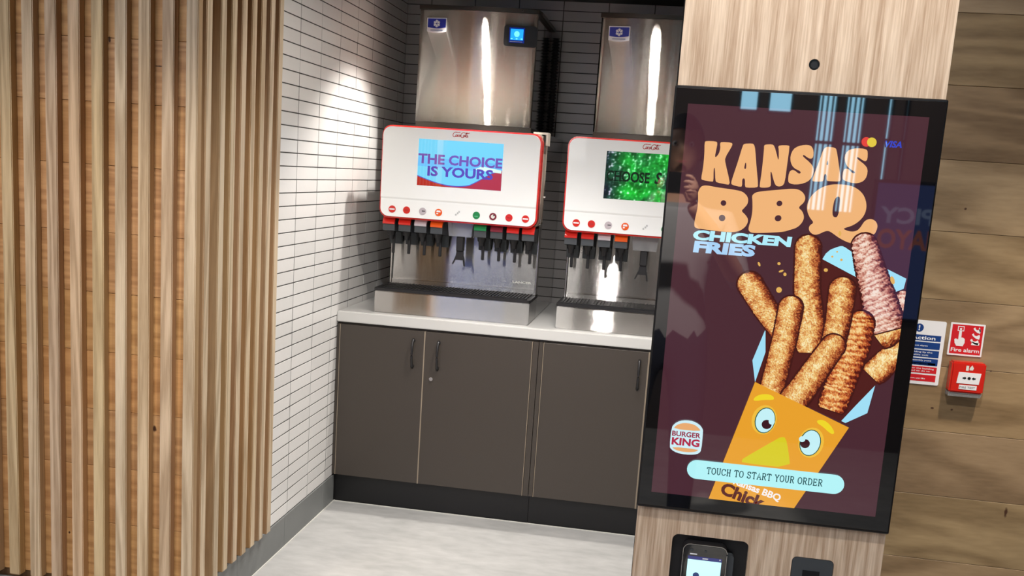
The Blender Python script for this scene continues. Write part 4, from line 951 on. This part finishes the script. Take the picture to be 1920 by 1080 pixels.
# payment terminal held in the recess
PT = thing('payment_terminal', 'black handheld card reader with a lit white screen, in the recess below the kiosk screen', 'card reader', (1.5585, KY-.006, .80))
MB().prism(rrect(-.0405, .0405, -.085, .1155, .013, 5), -.010, .012).build('terminal_body', M_black, PT)
sg = flat('terminal_glass', [rrect(-.0385, .0385, -.080, .1135, .011, 5)], -.0103, M_glass, PT)
strokes('terminal_edge', [[tuple(p) for p in rrect(-.0398, .0398, -.083, .1148, .0125, 5)]+[(.0398, .10)]], .0011, -.0102, M_steeld, PT)
flat('terminal_screen', [[(-.030, -.05), (.0315, -.05), (.0315, .0925), (-.030, .0925)]], -.0106, M_screen3, sg, srgb(10, 20, 95))
flat('terminal_picture', [[(-.030, -.05), (.0310, -.05), (.0310, .0860), (-.030, .0860)]], -.0109, M_screen3, sg, srgb(188, 240, 246))
def disc(cx, cz, r, n=20): return [(cx+r*math.cos(2*math.pi*i/n), cz+r*math.sin(2*math.pi*i/n)) for i in range(n)]
flat('terminal_mark', [disc(-.0125, .0560, .0058), disc(.0085, .0410, .0115)], -.0112, M_screen3, sg, srgb(16, 44, 96))
flat('terminal_mark', [disc(.0085, .0385, .0058)], -.0115, M_screen3, sg, srgb(188, 240, 246))
flat('status_icons', [[(-.0270, .0955), (-.0140, .0955), (-.0140, .0980), (-.0270, .0980)], [(-.0035, .0885), (.0065, .0885), (.0065, .0908), (-.0035, .0908)], disc(.0280, .0905, .0015, 8)], -.0113, P_white, sg)
flat('terminal_camera', [disc(.001, .1040, .0022, 12), disc(-.024, .1040, .003, 12)], -.0112, M_dgrey, sg)
MB().prism(rrect(.036, .0535, -.085, .0985, .006, 4), -.002, .012).build('card_slot', M_dgrey, PT, label='grey side module with the card slot')

# ------------------------------------------------------------------ signs and call point on the oak wall
WY = -1.3905
FA = tag(MB().prism(rrect(2.2253, 2.3155, 1.1510, 1.2415, .002, 2), WY-.002, WY-.0005).build('fire_alarm_sign', P_white), 'square red and white sign reading Fire alarm, with a pressing hand', 'sign')
def on(nm, polys, mat, dy=.0024, par=FA): return flat(nm, polys, WY-dy, mat, par)
on('sign_field', [[(2.2300, 1.1560), (2.3110, 1.1560), (2.3110, 1.2370), (2.2300, 1.2370)]], P_sred)
hx, hz = 2.2525, 1.1790
hand = [(hx-.0135, hz+.016), (hx-.0105, hz+.019), (hx-.0035, hz+.0165), (hx-.0035, hz+.041), (hx+.0015, hz+.043), (hx+.0035, hz+.041), (hx+.0040, hz+.0225), (hx+.0085, hz+.0225), (hx+.0135, hz+.019), (hx+.0145, hz+.008), (hx+.0105, hz-.0015), (hx-.0065, hz-.0015), (hx-.0115, hz+.006)]
on('hand_symbol', [hand], P_white, .0028)
on('button_symbol', [[(hx-.008, hz+.040), (hx+.009, hz+.040), (hx+.009, hz+.054), (hx-.008, hz+.054)]], P_white, .0026)
on('button_symbol', [[(hx-.006, hz+.0425), (hx+.007, hz+.0425), (hx+.007, hz+.0515), (hx-.006, hz+.0515)]], P_sred, .0030)
on('button_symbol', [disc(hx, hz+.046, .003, 10)], P_white, .0032)
fl = []
for (x0_, z0_, s) in ((2.2845, 1.2285, 1.0), (2.2825, 1.2120, 1.1), (2.2800, 1.1965, 1.15)):
    fl.append([(x0_, z0_), (x0_+.004*s, z0_-.005), (x0_+.011*s, z0_-.0105), (x0_+.019*s, z0_-.0125), (x0_+.020*s, z0_-.004), (x0_+.018*s, z0_+.001), (x0_+.012*s, z0_-.003), (x0_+.007*s, z0_-.002), (x0_+.004*s, z0_+.004)])
fl.append([(2.2985, 1.2300), (2.3000, 1.2340), (2.3030, 1.2280), (2.3050, 1.2200), (2.3020, 1.2200)])
fl.append([(2.2840, 1.1830), (2.3050, 1.1830), (2.3060, 1.1900), (2.2960, 1.1895), (2.2860, 1.1930)])
on('flame_symbol', fl, P_white, .0028)
text('sign_lettering', 'Fire alarm', 2.2335, 1.1620, WY-.0028, .0105, P_white, FA, width=.074, bold=.02)
FS = tag(MB().prism(rrect(2.0700, 2.2140, 1.0610, 1.2405, .004, 3), WY-.002, WY-.0005).build('fire_action_sign', P_white), 'tall white, blue and red fire action notice half hidden by the kiosk', 'sign')
def on2(nm, polys, mat, dy=.0024): return flat(nm, polys, WY-dy, mat, FS)
on2('sign_symbol', [disc(2.1440, 1.2190, .0115, 20)], P_navy)
text('sign_symbol', '!', 2.1420, 1.2125, WY-.0028, .0135, P_white, FS, width=.0038, bold=.03)
bands = [(1.1835, 1.2000, P_navy), (1.1610, 1.1800, P_navy), (1.1380, 1.1575, P_navy), (1.1150, 1.1345, P_navy), (1.0930, 1.1115, P_sred), (1.0700, 1.0885, P_sred)]
for a, b, m_ in bands: on2('sign_band', [[(2.0790, a), (2.2045, a), (2.2045, b), (2.0790, b)]], m_)
text('sign_lettering', 'Fire Action', 2.0850, 1.1870, WY-.0028, .0100, P_white, FS, width=.1050, bold=.02)
for (s, zz, ww, xx) in (('Sound the nearest alarm', 1.1680, .090, 2.0820), ('Leave the building by the', 1.1500, .105, 2.0820), ('nearest available exit', 1.1420, .095, 2.0820), ('Report to the assembly point', 1.1270, .105, 2.0820), ('Do not re-enter the building', 1.1040, .115, 2.0820), ('until authorised to do so', 1.0970, .105, 2.0820), ('Do not stop, do not use lifts', 1.0760, .095, 2.0820)):
    text('sign_lettering', s, xx, zz, WY-.0028, .0042, P_white, FS, width=ww, bold=.01)
on2('sign_stripe', [[(2.0820, 1.1165), (2.1990, 1.1165), (2.1990, 1.1225), (2.0820, 1.1225)]], P_white)
text('sign_lettering', 'at the car park', 2.1200, 1.1175, WY-.0028, .0040, P_navy, FS, width=.06, bold=.01)
CPO = thing('fire_alarm_call_point', 'red break-glass box under the square fire alarm sign', 'alarm call point', (2.279, WY, 1.094))
MB().box(-.0445, .0445, -.036, -.0005, -.0405, .0445, .004, 2).build('red_box', M_red, CPO)
MB().prism([(-.028, -.014), (.030, -.014), (.033, .017), (-.025, .017)], -.0375, -.036).build('pressing_plate', P_white, CPO)
flat('arrow_mark', [disc(.003, .0015, .0042, 14), [(-.014, -.0005), (-.009, -.0005), (-.009, -.003), (-.004, .0015), (-.009, .006), (-.009, .0035), (-.014, .0035)], [(.020, -.0005), (.015, -.0005), (.015, -.003), (.010, .0015), (.015, .006), (.015, .0035), (.020, .0035)]], -.0380, P_black, CPO)
flat('flame_mark', [[(.001, .024), (.010, .024), (.012, .030), (.007, .038), (.004, .034), (.001, .030)], [(-.008, .022), (-.001, .022), (-.001, .036), (-.008, .036)]], -.0366, P_logo, CPO)
MB().box(-.020, .026, -.0373, -.036, -.030, -.018).build('test_label', P_white, CPO)
text('label_lettering', 'FIRE TEST', -.018, -.0270, -.0377, .0055, P_black, CPO, width=.040)
MB().prism([(-.044, -.052), (.040, -.052), (.044, -.041), (-.044, -.041)], -.032, -.002).build('clear_cover_hinge', M_clear, CPO)

# ------------------------------------------------------------------ the photographer, mirrored faintly in the kiosk glass
PX, PY_ = 1.46, -4.66
P = thing('person', 'person in grey T-shirt and dark trousers holding up a phone, mirrored in kiosk screen', 'person', (PX, PY_, 0))
M_skin = plain('skin', srgb(205, 158, 132), .5); M_tee = plain('grey_tshirt', srgb(165, 165, 168), .85, var=.1); M_jean = plain('dark_trousers', srgb(38, 42, 60), .85)
M_hair = plain('dark_hair', srgb(35, 27, 22), .6); M_shoe = plain('shoes', srgb(225, 225, 222), .5)
def skinned(name, verts, edges, radii, mats, parent, sub=2, root=0):
    me = bpy.data.meshes.new(name); me.from_pydata(verts, edges, [])
    o = bpy.data.objects.new(name, me); C.objects.link(o)
    md = o.modifiers.new('skin', 'SKIN'); md.use_smooth_shade = True
    for v, r in zip(me.skin_vertices[0].data, radii): v.radius = (r, r) if not isinstance(r, tuple) else r
    me.skin_vertices[0].data[root].use_root = True
    sb = o.modifiers.new('sub', 'SUBSURF'); sb.levels = sub; sb.render_levels = sub
    bpy.context.view_layer.update()
    m2 = bpy.data.meshes.new_from_object(o.evaluated_get(bpy.context.evaluated_depsgraph_get()))
    bpy.data.objects.remove(o)
    for p in m2.polygons: p.use_smooth = True
    m2.materials.clear()
    for m in mats: m2.materials.append(m)
    m2.name = name
    return link(name, m2, parent)
# skeleton in local metres, facing +y
bv = [(0, 0, .98), (0, .0, 1.10), (0, .0, 1.24), (0, 0, 1.38), (0, -.01, 1.47), (0, .0, 1.55), (0, .02, 1.63),
      (-.10, 0, .90), (-.115, .01, .50), (-.12, -.02, .10), (-.12, .10, .045),
      (.10, 0, .90), (.115, .01, .50), (.12, -.02, .10), (.12, .10, .045),
      (-.185, -.01, 1.42), (-.27, .06, 1.19), (-.15, .27, 1.40), (-.142, .345, 1.50),
      (.185, -.01, 1.42), (.27, .06, 1.19), (.13, .27, 1.40), (.042, .345, 1.50)]
be = [(0, 1), (1, 2), (2, 3), (3, 4), (4, 5), (5, 6), (0, 7), (7, 8), (8, 9), (9, 10), (0, 11), (11, 12), (12, 13), (13, 14),
      (3, 15), (15, 16), (16, 17), (17, 18), (3, 19), (19, 20), (20, 21), (21, 22)]
br_ = [(.16, .12), (.145, .105), (.155, .11), (.165, .11), (.09, .08), .055, .055, .092, .062, .045, .045, .092, .062, .045, .045,
       .066, .046, .033, .026, .066, .046, .033, .026]
body = skinned('body', bv, be, br_, [M_skin, M_tee, M_jean, M_shoe], P)
for p in body.data.polygons:
    c = p.center
    if c.z < .085: p.material_index = 3
    elif c.z < 1.0: p.material_index = 2
    elif c.z < 1.515 and c.y < .13 and not (abs(c.x) < .07 and c.z > 1.50): p.material_index = 1
# head with face
hm = MB(); bmesh.ops.create_icosphere(hm.bm, subdivisions=4, radius=.1)
for v in hm.bm.verts:
    x_, y_, z_ = v.co.x, v.co.y, v.co.z
    t = z_/.1
    x_ *= .76*(1-.16*max(0, -t)); y_ *= .95; z_ *= 1.2
    if y_ > 0: y_ *= .92
    if y_ > .04:
        y_ += .024*math.exp(-(x_/.012)**2-((z_+.010)/.022)**2)          # nose
        y_ -= .007*math.exp(-((abs(x_)-.030)/.013)**2-((z_-.012)/.011)**2)  # eye sockets
        y_ += .005*math.exp(-(x_/.024)**2-((z_+.052)/.007)**2)          # lips
        y_ += .006*math.exp(-(x_/.025)**2-((z_+.098)/.018)**2)          # chin
    v.co = (x_, y_, z_)
hd = hm.build('head', M_skin, P, (0, .035, 1.70), smooth=True)
for s in (-1, 1):
    em = MB(); bmesh.ops.create_uvsphere(em.bm, u_segments=12, v_segments=8, radius=.0115); e_ = em.build('eye', P_white, hd, (s*.030, .072, .012), smooth=True)
    im = MB(); im.cyl((s*.030, .0825, .012), (s*.030, .0842, .012), .005, n=10); im.build('iris', M_hair, hd)
    am = MB(); bmesh.ops.create_uvsphere(am.bm, u_segments=10, v_segments=8, radius=.03); bmesh.ops.scale(am.bm, vec=(.3, .6, 1), verts=am.bm.verts); am.build('ear', M_skin, hd, (s*.078, -.005, 0), smooth=True)
MB().prism([(-.022, -.052), (0, -.049), (.022, -.052), (0, -.058)], .088, .0945).build('mouth', print_mat('lips', srgb(165, 95, 88)), hd)
hr = MB(); bmesh.ops.create_icosphere(hr.bm, subdivisions=4, radius=.1)
for v in hr.bm.verts:
    v.co = (v.co.x*.83, v.co.y*1.02-.008, v.co.z*1.27+.004)
bmesh.ops.delete(hr.bm, geom=[v for v in hr.bm.verts if (v.co.z < .045 and v.co.y > .0) or v.co.z < -.055 + max(0, v.co.y+.02)*.8 or (v.co.y > .05 and v.co.z < .06)], context='VERTS')
hr.build('hair', M_hair, hd, smooth=True)
# hands: palm, four unequal fingers behind the phone, thumb on its side
for s, wx in ((-1, -.142), (1, .042)):
    w0 = Vector((wx, .345, 1.50)); k = -s
    vs = [tuple(w0), (wx+s*.004, .358, 1.535), (wx+s*.004, .365, 1.565)]; ed = [(0, 1), (1, 2)]; rd = [.024, .027, .022]
    for i, ln in enumerate((.030, .034, .032, .026)):
        b0 = (wx+s*.002, .372, 1.590-.020*i); n0 = len(vs)
        vs += [b0, (b0[0]+k*ln*.55, .3705, b0[2]+.004), (b0[0]+k*ln*1.25, .366, b0[2]+.004)]; ed += [(2 if i < 2 else 1, n0), (n0, n0+1), (n0+1, n0+2)]; rd += [.0095, .0085, .007]
    n0 = len(vs); vs += [(wx+k*.012, .352, 1.520), (wx+k*.024, .352, 1.540), (wx+k*.032, .3535, 1.556)]; ed += [(1, n0), (n0, n0+1), (n0+1, n0+2)]; rd += [.012, .010, .008]
    skinned('hand', vs, ed, rd, [M_skin], P, sub=1)
ph = tag(MB().prism(rrect(-.078, .078, -.0375, .0375, .009, 4), -.0045, .0035).build('phone', M_black), 'black phone held sideways by the person in grey', 'phone')
ph.location = (1.44, -4.2885, 1.567)
